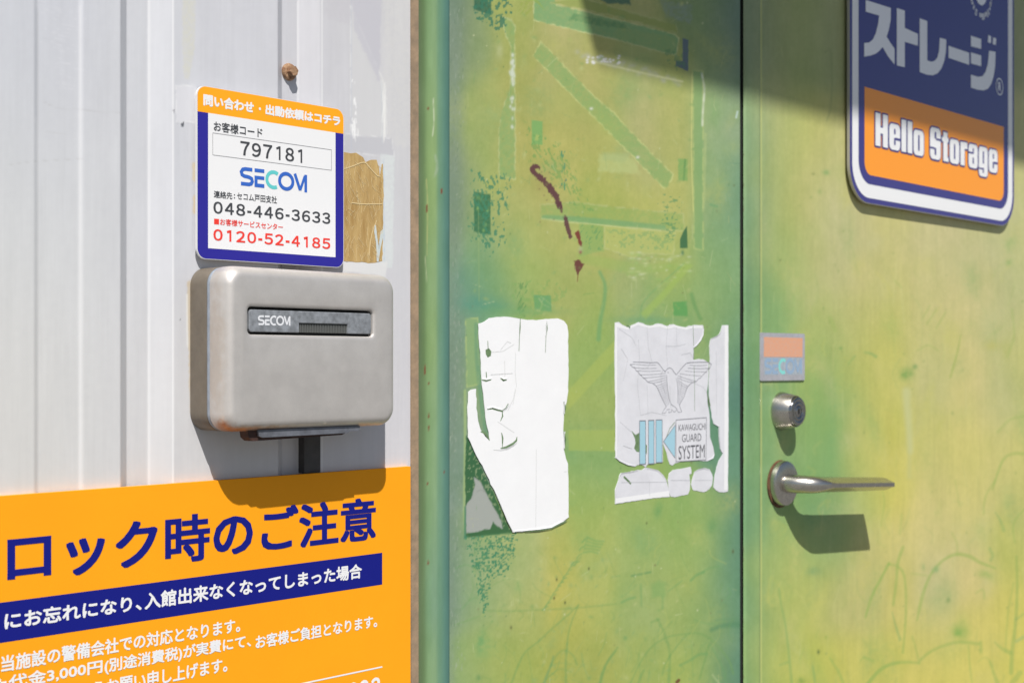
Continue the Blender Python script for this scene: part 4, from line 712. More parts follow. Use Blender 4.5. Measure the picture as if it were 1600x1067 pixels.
KP = [[(92, 130), (110, 128), (128, 142), (150, 153), (160, 146), (175, 140), (200, 128), (222, 134), (245, 143), (262, 146), (280, 136), (300, 135), (320, 142), (335, 147), (347, 139), (365, 138), (380, 146), (420, 152), (436, 144), (455, 142), (500, 143), (503, 160), (500, 190), (488, 215), (470, 238), (457, 247), (455, 280), (455, 303), (480, 298), (500, 300), (526, 318), (525, 360), (522, 420), (517, 450), (520, 500), (530, 560), (531, 620), (532, 660), (545, 700), (551, 742), (545, 760), (520, 772), (480, 768), (440, 771), (400, 772), (372, 780), (358, 792), (345, 786), (336, 760), (331, 735), (322, 712), (314, 690), (317, 655), (313, 700), (314, 775), (280, 782), (252, 778), (240, 790), (232, 800), (222, 790), (205, 788), (185, 797), (150, 790), (112, 772), (92, 755), (98, 740), (92, 720), (95, 600), (92, 560), (97, 500), (92, 450), (90, 300)],
 [(588, 143), (617, 143), (617, 400), (617, 600), (615, 912), (596, 916), (575, 915), (560, 906), (548, 893), (550, 870), (552, 850), (562, 800), (572, 770), (592, 737), (584, 728), (578, 715), (572, 660), (572, 612), (548, 598), (540, 570), (533, 520), (527, 470), (526, 400), (530, 320), (531, 290), (528, 240), (535, 205), (548, 200), (562, 195), (575, 182), (582, 168)],
 [(92, 905), (100, 880), (108, 860), (112, 838), (120, 826), (160, 822), (200, 812), (216, 812), (232, 802), (244, 812), (262, 808), (290, 815), (300, 826), (312, 835), (330, 862), (340, 900), (346, 936), (300, 941), (250, 946), (200, 953), (150, 960), (92, 970)],
 [(349, 935), (340, 900), (336, 862), (342, 828), (360, 812), (380, 808), (410, 804), (428, 800), (442, 797), (446, 815), (446, 830), (436, 832), (440, 870), (438, 905), (430, 925), (400, 930), (370, 938)],
 [(449, 855), (456, 835), (460, 820), (480, 808), (505, 803), (530, 810), (540, 828), (545, 845), (543, 870), (540, 885), (528, 900), (515, 911), (490, 913), (470, 908), (452, 905), (444, 880)]]
root = bpy.data.objects.new('eagle_sticker', None); COL.objects.link(root); ax_, az_ = at(1048, 780, YS); root.location = (0, 0, 0)
tag(root, 'cracked pale grey guard company sticker with an outlined eagle beside the door gap', 'sticker')
for k, pts in enumerate(KP):
    g = Geo(); g.prism(ragged(q8(pts), 0.00022, 0.0035, 20 + k), YS, YD - 0.0002); pc = g.build('sticker_piece', M_kvinyl, root)
g = Geo()
for L_, sd in (([(454, 248), (470, 236), (488, 213), (500, 188), (503, 162)], 1), ([(533, 206), (548, 198), (562, 192), (576, 180), (585, 160)], -1), ([(94, 754), (112, 771), (150, 789), (184, 796)], 1), ([(114, 838), (122, 825), (160, 820), (200, 810)], -1), ([(232, 800), (262, 806), (290, 813), (312, 833), (330, 860)], -1), ([(520, 770), (545, 758), (551, 742), (545, 702)], 1), ([(548, 598), (572, 612), (572, 658), (578, 714), (590, 735)], 1), ([(458, 822), (480, 807), (505, 802), (530, 809)], -1)): lip(g, q8(L_), sd, 0.0016, 0.0004)
g.build('curled_lip', M_kvinyl, root)
g = Geo(); yb = YS - 0.00004
for r_ in ([(92, 132), (101, 132), (101, 752), (93, 752)], [(101, 131), (128, 145), (150, 154), (175, 142), (200, 131), (245, 146), (300, 138), (335, 150), (365, 141), (420, 154), (455, 145), (497, 146), (496, 156), (455, 156), (420, 164), (365, 152), (335, 160), (300, 150), (245, 156), (200, 142), (175, 152), (150, 164), (101, 150)], [(600, 145), (616, 145), (616, 600), (614, 905), (597, 905)], [(94, 944), (342, 908), (344, 933), (200, 950), (94, 967)]): g.sheet(q8(r_), yb)
g.build('white_border', M_white, root)
g = Geo(); ln = lambda L_, w=0.00045, cl=False, y=YS - 0.00006: g.ribbon(q8(L_), w, y, cl)
for L_ in ([(110, 160), (170, 200), (190, 240)], [(240, 150), (245, 240), (262, 310)], [(335, 150), (328, 240), (335, 340)], [(200, 210), (205, 300), (195, 420), (210, 560)], [(375, 150), (378, 240)], [(120, 250), (150, 300), (130, 400)], [(400, 280), (440, 270), (455, 300)], [(130, 700), (170, 715)], [(240, 420), (245, 560)], [(115, 590), (160, 630), (190, 655)], [(262, 310), (240, 340), (205, 350)], [(328, 240), (378, 240), (420, 230)], [(210, 560), (260, 545), (330, 560)], [(120, 870), (340, 868)], [(350, 860), (440, 860)], [(560, 260), (562, 560)], [(250, 860), (252, 930)], [(460, 860), (540, 860)], [(440, 400), (500, 430), (520, 460)], [(345, 420), (350, 540)]): ln([p for p in L_], 0.00035)
g.build('fine_crack', mat('fine_crack', (0.44, 0.45, 0.47, 1), 0.7), root)
g = Geo()
ln([(453, 145), (456, 230), (457, 300)], 0.0007); ln([(458, 330), (460, 430), (460, 540)], 0.0006); ln([(330, 660), (345, 620), (370, 590)], 0.0008); ln([(132, 843), (150, 860), (165, 876)], 0.0022)
for L_ in ([(168, 630), (186, 650), (204, 640), (206, 730), (192, 728), (180, 712), (186, 690), (184, 668)], [(518, 452), (527, 480), (534, 515), (527, 520), (521, 490)], [(233, 690), (240, 700), (238, 740), (234, 735)], [(145, 140), (163, 148), (160, 160)]): g.sheet(q8(L_), YS - 0.00009)
g.build('crack', M_crack, root)
# eagle, drawn in thin dark lines
g = Geo(); q10 = lambda L_: [((980 + x / 10.67 - 930) * 2.964, (555 + y / 10.67 - 460) * 2.964) for x, y in L_]
def eg(L_, w=0.0005, sm=True): P_ = q10(L_); ln([tuple(p) for p in smooth_path(P_, 4)] if sm and len(P_) > 2 else P_, w)
lw = [(45, 155), (100, 205), (118, 200), (155, 265), (172, 262), (215, 330), (235, 335), (270, 382), (300, 395), (345, 450), (420, 465), (480, 510), (520, 580), (560, 680), (600, 760), (650, 860)]
rw = [(1405, 150), (1372, 222), (1352, 222), (1320, 282), (1300, 285), (1220, 380), (1195, 385), (1150, 437), (1075, 460), (1010, 520), (980, 590), (950, 690), (900, 770), (868, 830), (885, 880), (905, 935)]
eg(lw, 0.00062, False); eg(rw, 0.00062, False); eg([(125, 148), (45, 155)], 0.0005); eg([(95, 112), (250, 116), (400, 125), (500, 118)], 0.00062, False); eg([(500, 118), (545, 165), (600, 240), (636, 274)], 0.0006)
eg([(620, 275), (640, 262), (670, 226), (705, 210), (740, 226), (785, 288), (820, 325)], 0.00062); eg([(820, 325), (900, 222), (985, 132)], 0.0006); eg([(985, 132), (1060, 120), (1200, 115), (1350, 115), (1405, 150)], 0.00062, False)
for a_, b_ in (((115, 148), (480, 165)), ((100, 205), (490, 218)), ((155, 262), (560, 258)), ((215, 325), (640, 300)), ((270, 378), (655, 335)), ((345, 440), (660, 365)), ((430, 462), (662, 400))): eg([a_, ((a_[0] + b_[0]) / 2, (a_[1] + b_[1]) / 2 + 8), b_], 0.00036)
for a_, b_ in (((1330, 165), (1040, 165)), ((1372, 215), (1010, 215)), ((1320, 275), (960, 262)), ((1240, 345), (880, 305)), ((1150, 432), (840, 340)), ((1075, 455), (830, 372))): eg([a_, ((a_[0] + b_[0]) / 2, (a_[1] + b_[1]) / 2 + 8), b_], 0.00036)
for k in range(11):
    t = k / 10; a_ = (480 + 165 * t, 515 + 330 * t); b_ = (664 + 50 * t, 430 + 330 * t); eg([a_, ((a_[0] + b_[0]) / 2, (a_[1] + b_[1]) / 2 + 12), b_], 0.00036)
    a_ = (1010 - 135 * t, 520 + 300 * t); b_ = (832 + 10 * t, 400 + 370 * t); eg([a_, ((a_[0] + b_[0]) / 2, (a_[1] + b_[1]) / 2 + 12), b_], 0.00036)
eg([(660, 335), (664, 500), (690, 680), (715, 780), (740, 822)], 0.0004); eg([(815, 380), (838, 520), (845, 680), (835, 800)], 0.0004); eg([(600, 250), (560, 330), (575, 480), (640, 640)], 0.00026); eg([(880, 300), (905, 460), (880, 640)], 0.00026)
eg([(730, 822), (790, 858), (830, 900)], 0.0006); eg([(650, 860), (620, 890), (580, 965), (640, 962)], 0.0005, False); eg([(640, 962), (660, 905), (700, 895), (690, 958), (735, 945), (745, 900), (780, 950), (830, 905), (850, 950), (910, 945)], 0.00045, False); eg([(672, 282), (690, 292)], 0.0006)
# emblem outlines
for r_ in ([(205, 585), (233, 584), (233, 785), (205, 786)], [(246, 583), (272, 582), (272, 783), (246, 784)], [(281, 581), (310, 580), (310, 777), (281, 778)], [(316, 680), (371, 603), (369, 757)]): ln(r_, 0.0009, True, YS - 0.0001)
ln([(374, 581), (515, 570), (513, 765), (374, 774)], 0.0008, True)
g.build('eagle_drawing', mat('grey_line_print', (0.20, 0.20, 0.23, 1), 0.5), root)
g = Geo()
for r_ in ([(205, 585), (233, 584), (233, 785), (205, 786)], [(246, 583), (272, 582), (272, 783), (246, 784)], [(281, 581), (310, 580), (310, 777), (281, 778)], [(316, 680), (371, 603), (369, 757)]): g.sheet(q8(r_), YS - 0.00006)
g.build('emblem_bars', mat('pale_blue_print', (0.34, 0.56, 0.66, 1), 0.5), root)
g = Geo(); kx = lambda x, y: (930 + x / 2.964, 460 + y / 2.964)
for s_, xa, xb, yt, yb_ in (('KAWAGUCHI', 386, 511, 599, 629), ('GUARD', 402, 491, 645, 681), ('SYSTEM', 386, 507, 697, 760)):
    a = kx(xa, yt); b = kx(xb, yb_); letter_px(g, s_, a[0], b[0], (a[0] + b[0]) / 2, a[1], b[1], YS, YS - 0.00006)
g.build('lettering', mat('grey_letter_print', (0.085, 0.085, 0.10, 1), 0.5), root)

# small metallic company label above the lock
yl = YD - 0.0018; x0, zt = at(1187.5, 519.5, yl); x1, _ = at(1257.5, 519, yl); zb = at(1187.5, 595, yl)[1]
g = Geo(); g.prism(rrect(x0, x1, zb, zt, 0.002, 4), yl, YD - 0.0009); pl = g.build('door_label', mat('reflective_silver', (0.50, 0.50, 0.54, 1), 0.45, metal=0.3, var=0.15, vscale=200)); tag(pl, 'small faded silver label with an orange band above the door lock', 'label')
bx0, bx1 = U(1193.5, yl), U(1254, yl)
g = Geo(); g.sheet([(bx0, at(1193, 557.5, yl)[1]), (bx1, at(1193, 557.5, yl)[1]), (bx1, at(1193, 526.5, yl)[1]), (bx0, at(1193, 526.5, yl)[1])], yl - 0.00008); g.build('orange_band', mat('faded_orange', (0.70, 0.33, 0.19, 1), 0.5, var=0.25, vscale=300, vcol=(0.62, 0.36, 0.26, 1)), pl)
g = Geo(); z5a, z5b = at(1193, 558.5, yl)[1], at(1193, 586, yl)[1]; g.sheet([(bx0, z5b), (bx1, z5b), (bx1, z5a), (bx0, z5a)], yl - 0.00006); g.build('grey_band', mat('faded_blue_grey', (0.40, 0.45, 0.50, 1), 0.5, var=0.25, vscale=250), pl)
a, c = wordmark(bx0 + 0.0005, bx1 - 0.0005, z5a - 0.001, z5b + 0.001, yl - 0.0001, 0.22); a.build('lettering', mat('faded_blue', (0.27, 0.38, 0.52, 1), 0.5), pl); c.build('teal_letter', mat('faded_teal', (0.22, 0.62, 0.58, 1), 0.5), pl)

# ================================================================ STORAGE SIGN ON THE RIGHT DOOR
ys = YD - 0.0075; sx = lambda x: U(1300 + x / 2.883, ys)
def s2(L_): return [at(1300 + x / 2.883, y / 2.883, ys) for x, y in L_]
X0, X1 = sx(79), sx(820); ZB = at(1300 + 475 / 2.883, 969 / 2.883, ys)[1]; ZT = ZB + 0.60
g = Geo(); g.prism(rrect(X0, X1, ZB, ZT, 0.046, 14), ys, ys + 0.0035); sg = g.build('storage_sign', M_rim); tag(sg, 'blue and orange storage company sign with rounded corners on the right door', 'sign')
for nm, ins, m_, r_, k in (('blue_edge', 0.0006, M_signblue, 0.0454, 1), ('white_border', 0.0062, M_white, 0.041, 2), ('blue_field', 0.0215, M_signblue, 0.029, 3)):
    g = Geo(); g.sheet(rrect(X0 + ins, X1 - ins, ZB + ins * 1.12, ZT - ins, r_, 14), ys - 0.00012 * k); g.build(nm, m_, sg)
OX0, OX1 = sx(145), sx(772); OZT = at(1300 + 145 / 2.883, 392 / 2.883, ys)[1]; OZB = at(1300 + 455 / 2.883, 846 / 2.883, ys)[1]
g = Geo(); g.sheet(rrect(OX0, OX1, OZB, OZT, 0.016, 10, (0, 0, 1, 1)), ys - 0.0005); g.build('orange_field', M_orange3, sg)
KAT = [[(150, 2), (263, 38), (262, 95), (254, 135), (244, 168), (262, 196), (280, 222), (280, 292), (252, 258), (226, 214), (210, 232), (196, 243), (172, 252), (143, 257), (143, 196), (165, 194), (182, 180), (196, 150), (207, 104), (210, 72), (150, 54)],
 [(290, 38), (326, 50), (326, 128), (385, 155), (385, 208), (326, 190), (326, 305), (290, 296)],
 [(393, 84), (427, 97), (427, 274), (446, 280), (460, 276), (472, 262), (480, 232), (484, 172), (513, 180), (511, 235), (504, 275), (492, 308), (474, 332), (452, 341), (425, 338), (393, 326)],
 [(523, 208), (616, 240), (616, 294), (523, 262)], [(624, 163), (670, 178), (670, 222), (624, 210)], [(624, 238), (670, 252), (670, 300), (624, 287)],
 [(702, 160), (715, 165), (714, 197), (700, 192)], [(724, 170), (738, 175), (736, 205), (722, 200)],
 [(706, 230), (735, 236), (733, 300), (726, 345), (716, 378), (702, 400), (682, 409), (652, 405), (624, 396), (624, 338), (655, 348), (676, 345), (690, 325), (700, 290)]]
M_cool = mat('cool_white_print', (0.85, 0.85, 0.88, 1), 0.16, spec=0.9)
g = Geo()
for pts in KAT: g.sheet(s2(pts), ys - 0.0006)
g.build('katakana_lettering', M_cool, sg); g = Geo()
rc = s2([(753, 392)])[0]; g.ribbon([(rc[0] + 0.0115 * math.cos(t), rc[1] + 0.0115 * math.sin(t)) for t in np.linspace(0, 2 * math.pi, 25)[:-1]], 0.0018, ys - 0.0006, True); letter(g, 'R', rc[0] - 0.0045, rc[0] + 0.0055, rc[1] + 0.0065, rc[1] - 0.0065, ys - 0.0006, bold=0.001)
g.build('registered_mark', M_cool, sg); g = Geo(); cc = s2([(668, -40)])[0]
g.sheet([(cc[0] + 0.0205 * math.cos(t), cc[1] + 0.0205 * math.sin(t)) for t in np.linspace(0, 2 * math.pi, 37)[:-1]], ys - 0.0006)
def around(word, ts):                        # small lettering running clockwise round the emblem
    for k, ch in enumerate(word):
        if ch == ' ': continue
        Vg, Fg = glyphs(ch); w_ = Vg[:, 0].max() - Vg[:, 0].min(); q = Vg.copy(); q[:, 0] -= (Vg[:, 0].max() + Vg[:, 0].min()) / 2; q *= 0.0132
        t = rad(ts[k]); er = np.array((math.cos(t), math.sin(t))); et = np.array((math.sin(t), -math.cos(t)))
        for dx in (0, 0.0005, -0.0005, 0.0010, -0.0010):
            pz = np.array(cc)[None, :] + er[None, :] * (0.0318 + q[:, 1:2]) + et[None, :] * (q[:, :1] + dx)
            g.add(np.stack([pz[:, 0], np.full(len(pz), ys - 0.0006 - abs(dx) * 0.01), pz[:, 1]], 1), Fg)
AN = [-50, -64, -74, -81, -91, 0, -114, -129, -143, -157, -171, -187, -202]
around('Hello Storage', AN); around('Hello Storage', [a_ + 180 for a_ in AN])
for t in (-34, 146): g.sheet([(cc[0] + 0.0360 * math.cos(rad(t)) + 0.0024 * math.cos(a), cc[1] + 0.0360 * math.sin(rad(t)) + 0.0024 * math.sin(a)) for a in np.linspace(0, 2 * math.pi, 9)[:-1]], ys - 0.0006)
g.build('round_emblem', M_cool, sg)
hx0, hx1 = sx(192), sx(742); hzt = at(1300 + 210 / 2.883, 512 / 2.883, ys)[1]; hzb = at(1300 + 680 / 2.883, 797 / 2.883, ys)[1]
RRC = lambda x0, x1, z0, z1, r=0.0: (x0, x1, z0, z1, r)
POSTER = {  # heavy condensed letters: width, solid shapes, counters
 'H': (.62, [RRC(0, .25, 0, 1), RRC(.37, .62, 0, 1), RRC(.2, .42, .40, .58)], []), 'l': (.25, [RRC(0, .25, 0, 1)], []),
 'e': (.56, [RRC(0, .56, -.01, .79, .15)], [RRC(.24, .32, .47, .64, .03), RRC(.24, .32, .14, .36, .03), RRC(.30, .58, .30, .375)]),
 'o': (.56, [RRC(0, .56, -.01, .79, .15)], [RRC(.24, .32, .14, .64, .035)]),
 'S': (.60, [RRC(0, .60, -.01, 1.01, .16)], [RRC(.25, .34, .66, .87, .03), RRC(.33, .62, .62, .68), RRC(.25, .34, .13, .36, .03), RRC(-.02, .26, .31, .37)]),
 't': (.38, [RRC(.08, .32, .0, .95), RRC(0, .38, .64, .78), RRC(.2, .38, 0, .14)], []), 'r': (.42, [RRC(0, .25, 0, .78), RRC(.2, .42, .57, .79)], []),
 'a': (.56, [RRC(0, .56, -.01, .79, .14)], [RRC(.24, .31, .47, .66, .03), RRC(-.02, .25, .46, .52), RRC(.24, .31, .13, .35, .03), RRC(.46, .6, -.03, .0)]),
 'g': (.56, [RRC(0, .56, -.22, .79, .14)], [RRC(.24, .32, .22, .64, .03), RRC(.24, .31, -.10, .08, .02), RRC(-.02, .26, .01, .06)]), ' ': (.20, [], [])}
tw = sum(POSTER[c][0] for c in 'Hello Storage') + .07 * 12; kx_ = (hx1 - hx0) / tw; kz = (hzt - hzb) / 1.22; z00 = hzb + .22 * kz
go, gw, gc = Geo(), Geo(), Geo(); xx = hx0
for ch in 'Hello Storage':
    w_, sol, cut = POSTER[ch]
    for grp, gg, yy in ((sol, gw, ys - 0.0012), (cut, gc, ys - 0.0014)):
        for (a0, a1, b0, b1, r0) in grp:
            r_ = r0 * kx_ * 0.9 if r0 else 0.0006
            pp = rrect(xx + a0 * kx_, xx + a1 * kx_, z00 + b0 * kz, z00 + b1 * kz, r_, 5); gg.k += 1; gg.sheet(pp, yy - 1e-5 * (gg.k % 7))
            if gg is gw: go.ribbon(pp, 0.0044, ys - 0.0008, True)
    xx += (w_ + .07) * kx_
go.build('lettering_outline', M_signblue, sg); gw.build('lettering', M_white, sg); gc.build('letter_counter', M_signblue, sg)


# ================================================================ ORANGE NOTICE PANEL
yo = -0.0045; X1 = U(641.5, yo); ZT = at(641, 728.5, yo)[1]; X0 = U(-150, yo)
g = Geo(); g.box(X0, X1, yo, -0.0002, ZT - 0.42, ZT); nt_ = g.build('notice_panel', M_orange2); tag(nt_, 'large orange notice panel with blue Japanese heading below the grey metal box', 'notice board')
zt, zb = at(400, 891.5, yo)[1], at(400, 940.3, yo)[1]; z_t = at(597, 863, yo)[1]; z_b = at(597, 912.6, yo)[1]
g = Geo(); g.sheet([(X0 + 0.01, z_b), (U(597, yo), z_b), (U(597, yo), z_t), (X0 + 0.01, z_t)], yo - 0.00015); g.build('blue_band', M_navy, nt_)
g = Geo(); letter_px(g, 'ロック時のご注意', 11, 587, 275, 804.5, 880, yo, yo - 0.0002, bold=0.0021, boldz=0.0014, square=True); g.build('heading_lettering', M_navy, nt_)
g = Geo(); letter_px(g, 'にお忘れになり、', 6.5, 221, 85, 946, 972, yo, yo - 0.0003, bold=0.0008)
letter_px(g, '入館出来なくなってしまった場合', 225.5, 565, 264, 920.6, 946.8, yo, yo - 0.0003, bold=0.0008); g.build('band_lettering', M_white, nt_)
g = Geo(); letter_px(g, '当施設の警備会社での対応となります。', 1.5, 375, 111, 1006.5, 1031.5, yo, yo - 0.0002, bold=0.0006)
letter_px(g, '出動', -68, 10, -30, 1065, 1087, yo, yo - 0.0002, bold=0.0006)
letter_px(g, '代金3,000円', 13, 160, 60, 1046, 1069, yo, yo - 0.0002, bold=0.0006); letter_px(g, '(別途消費税)が実費にて、', 163, 392, 225, 1018, 1043, yo, yo - 0.0002, bold=0.0006)
letter_px(g, 'お客様ご負担となります。', 399, 589, 440, 985, 1006.5, yo, yo - 0.0002, bold=0.0006)
letter_px(g, 'ようお願い申し上げます。', 122, 355, 240, 1046.5, 1071, yo, yo - 0.0002, bold=0.0006); g.build('small_lettering', M_white, nt_)
z9 = at(597, 1040, yo)[1]; g = Geo(); g.sheet([(U(60, yo), z9 - 0.0012), (U(597, yo), z9 - 0.0012), (U(597, yo), z9), (U(60, yo), z9)], yo - 0.0002)
zt9 = at(585, 1058, yo)[1]; digits(g, '048-446-3633', U(380, yo), U(594, yo), zt9, zt9 - 0.017, yo - 0.0002, 0.0034); g.build('rule_and_number', M_white, nt_)

# ================================================================ CONTACT PLATE
yp = -0.0050; px0, px1 = U(308.5, yp), U(536.5, yp); pz1 = (at(310, 134, yp)[1] + at(536, 172, yp)[1]) / 2; pz0 = (at(310, 404, yp)[1] + at(536, 417.5, yp)[1]) / 2
g = Geo(); g.prism(rrect(px0 - 0.0006, px1 + 0.0004, pz0 - 0.0004, pz1 + 0.0004, 0.0078, 10), yp, yp + 0.0018); cp = g.build('contact_plate', M_whiterim); tag(cp, 'white contact plate with orange header and blue border above the grey metal box', 'sign')
g = Geo(); g.box(px0 + 0.02, px1 - 0.02, yp + 0.0018, 0, pz0 + 0.02, pz1 - 0.02); g.build('foam_pad', M_dark, cp)
g = Geo(); g.sheet(rrect(px0, px1, pz0, pz1, 0.0074, 10), yp - 0.00008); g.build('blue_border', M_blue, cp)
zh = (at(310, 176, yp)[1] + at(536, 208, yp)[1]) / 2
g = Geo(); g.sheet(rrect(px0, px1, zh, pz1, 0.0074, 10, (1, 1, 0, 0)), yp - 0.00016); g.build('orange_header', M_orange, cp)
ix0, ix1 = U(325, yp), U(524, yp); iz = (at(325, 388, yp)[1] + at(524, 402, yp)[1]) / 2
g = Geo(); g.sheet([(ix0, iz), (ix1, iz), (ix1, zh), (ix0, zh)], yp - 0.00016); g.build('white_field', M_white, cp)
zz = lambda x, y: (290 + x / 3.44, 120 + y / 3.44)
def lp(g, s, xa, xb, xm, yt, yb_, **kw): A, B = zz(xa, yt), zz(xb, yb_); letter_px(g, s, A[0], B[0], zz(xm, 0)[0], A[1], B[1], yp, yp - 0.00026, **kw)
g = Geo(); lp(g, '問い合わせ', 94, 366, 118, 95, 160, bold=0.0009); lp(g, '・', 392, 404, 398, 166, 182, bold=0.0003); lp(g, '出動依頼はコチラ', 428, 830, 505, 160, 218, bold=0.0009); g.build('header_lettering', M_white, cp)
g = Geo(); lp(g, 'お客様コード', 150, 412, 215, 248, 302, bold=0.0003); g.build('caption_lettering', M_char, cp); g = Geo(); lp(g, '連絡先', 150, 250, 200, 617, 655, bold=0.00018); lp(g, ':', 258, 265, 262, 632, 655, bold=0.0002); lp(g, 'セコム戸田支社', 275, 490, 400, 634, 674, bold=0.00018)
def dp(g, s, xa, xb, yta, yba, ytb, ybb, w):
    A, B = zz(xa, yta), zz(xb, ytb); A2, B2 = zz(xa, yba), zz(xb, ybb)
    digits(g, s, U(A[0], yp), U(B[0], yp), (at(*A, yp)[1] + at(*B, yp)[1]) / 2, (at(*A2, yp)[1] + at(*B2, yp)[1]) / 2, yp - 0.00026, w)
g.build('contact_lettering', M_char, cp); g = Geo(); dp(g, '797181', 293, 640, 348, 422, 392, 466, 0.00165); g.build('customer_code', M_char, cp); g = Geo(); dp(g, '048-446-3633', 148, 777, 672, 738, 730, 790, 0.0017); g.build('phone_number', M_char, cp)
g = Geo(); fr_ = [at(*zz(*p), yp) for p in ((145, 305), (783, 392), (783, 502), (145, 423))]; za = (fr_[0][1] + fr_[1][1]) / 2; zb_ = (fr_[2][1] + fr_[3][1]) / 2
g.ribbon([(fr_[0][0], za), (fr_[1][0], za), (fr_[1][0], zb_), (fr_[0][0], zb_)], 0.00035, yp - 0.00026, True); g.build('number_frame', mat('grey_hairline', (0.22, 0.22, 0.23, 1), 0.5), cp)
g = Geo(); A = zz(152, 763); x_, z_ = at(*A, yp); g.sheet([(x_, z_ - 0.0041), (x_ + 0.0044, z_ - 0.0041), (x_ + 0.0044, z_), (x_, z_)], yp - 0.00026); lp(g, 'お客様サービスセンター', 184, 522, 255, 768, 804, bold=0.00018)
g.build('red_caption', M_red, cp); g = Geo(); dp(g, '0120-52-4185', 148, 777, 820, 884, 868, 924, 0.0018); g.build('red_phone_number', M_red, cp)
A = zz(288, 483); B = zz(657, 528); A2 = zz(288, 587); B2 = zz(657, 622)
a, c = wordmark(U(A[0], yp), U(B[0], yp), (at(*A, yp)[1] + at(*B, yp)[1]) / 2, (at(*A2, yp)[1] + at(*B2, yp)[1]) / 2, yp - 0.00026); a.build('company_logo', M_logo, cp); c.build('teal_logo_letter', M_teal, cp)

# ================================================================ GREY METAL KEY READER BOX
T = 0.044
bx0 = U(298.5, -0.001); bx1 = U(608.5, -0.034); bz1 = at(350, 414.5, -0.036)[1]; bz0 = at(380, 674, -0.036)[1]; R = 0.0135
M_box = mat('champagne_metal_paint', (0.64, 0.605, 0.575, 1), 0.42, metal=0.50, bump=0.00006, bscale=900, var=0.13, vscale=48)
nt = M_box.node_tree; p = nt.nodes['Principled BSDF']; tc = nt.nodes.new('ShaderNodeTexCoord')
lk_ = p.inputs['Base Color'].links[0].from_socket
def rust_at(sock, c, r0, col, seed_scale, amt=1.0, stretch=(1, 1, 1)):
    vm = nt.nodes.new('ShaderNodeVectorMath'); vm.operation = 'SUBTRACT'; vm.inputs[1].default_value = c; nt.links.new(tc.outputs['Object'], vm.inputs[0])
    vs = nt.nodes.new('ShaderNodeVectorMath'); vs.operation = 'MULTIPLY'; vs.inputs[1].default_value = stretch; nt.links.new(vm.outputs[0], vs.inputs[0])
    le = nt.nodes.new('ShaderNodeVectorMath'); le.operation = 'LENGTH'; nt.links.new(vs.outputs[0], le.inputs[0])
    mr = nt.nodes.new('ShaderNodeMapRange'); mr.inputs[1].default_value = r0; mr.inputs[2].default_value = 0; nt.links.new(le.outputs['Value'], mr.inputs[0])
    no = nt.nodes.new('ShaderNodeTexNoise'); no.inputs['Scale'].default_value = seed_scale; no.inputs['Detail'].default_value = 5; nt.links.new(tc.outputs['Object'], no.inputs['Vector'])
    mu = nt.nodes.new('ShaderNodeMath'); mu.operation = 'MULTIPLY'; nt.links.new(mr.outputs[0], mu.inputs[0]); nt.links.new(no.outputs['Fac'], mu.inputs[1])
    ra = nt.nodes.new('ShaderNodeMapRange'); ra.inputs[1].default_value = 0.12; ra.inputs[2].default_value = 0.34; ra.inputs[4].default_value = amt; nt.links.new(mu.outputs[0], ra.inputs[0])
    mx = nt.nodes.new('ShaderNodeMix'); mx.data_type = 'RGBA'; mx.inputs[7].default_value = col; nt.links.new(ra.outputs[0], mx.inputs[0]); nt.links.new(sock, mx.inputs[6]); return mx.outputs[2]
s_ = rust_at(lk_, (bx0 + 0.010, -0.033, bz0 + 0.002), 0.016, (0.36, 0.17, 0.08, 1), 260, 0.9, (0.6, 1, 1.3))
s_ = rust_at(s_, (bx0 + 0.001, -0.030, (bz0 + bz1) / 2), 0.085, (0.48, 0.38, 0.29, 1), 150, 0.40, (9, 5, 1)); s_ = rust_at(s_, (bx0 + 0.03, -0.036, bz0), 0.04, (0.40, 0.22, 0.12, 1), 200, 0.7, (0.7, 1.0, 6))
nt.links.new(s_, p.inputs['Base Color'])
def loft(loops):
    n = len(loops[0][0]); V = []; F = []
    for pts, y in loops: V += [(q[0], y, q[1]) for q in pts]
    for i in range(len(loops) - 1): F += [(i * n + k, i * n + (k + 1) % n, (i + 1) * n + (k + 1) % n, (i + 1) * n + k) for k in range(n)]
    return V, F, n
rb = lambda ins, r=None, n=12: rrect(bx0 + ins, bx1 - ins, bz0 + ins, bz1 - ins, max(0.001, (R if r is None else r) - (ins if r is None else 0)), n)
box = bpy.data.objects.new('key_reader_box', None); COL.objects.link(box); tag(box, 'grey metal security box with rounded corners and a horizontal latch between plate and notice', 'metal box')
V, F, n = loft([(rb(0), 0.0), (rb(0), -0.0190), (rb(0.0004), -0.0197), (rb(0.003), -0.0200)]); F.append(tuple(range(3 * n, 4 * n)))
mb = mat('base_metal_paint', (0.185, 0.155, 0.12, 1), 0.5, metal=0.2, var=0.2, vscale=60); o = fix_normals(mesh_obj('base', V, F, mb, box, True)); o.modifiers.new('s', 'EDGE_SPLIT').split_angle = rad(40)  # base darker than the lid: the side's dim reflections are put in its colour
V, F, n = loft([(rb(0.0009), -0.0195), (rb(0.0004), -0.0202), (rb(0.0004), -0.0226), (rb(0.0009), -0.0232)]); fix_normals(mesh_obj('gasket', V, F, mat('blue_grey_gasket', (0.30, 0.34, 0.40, 1), 0.4, var=0.3, vscale=100), box, True))
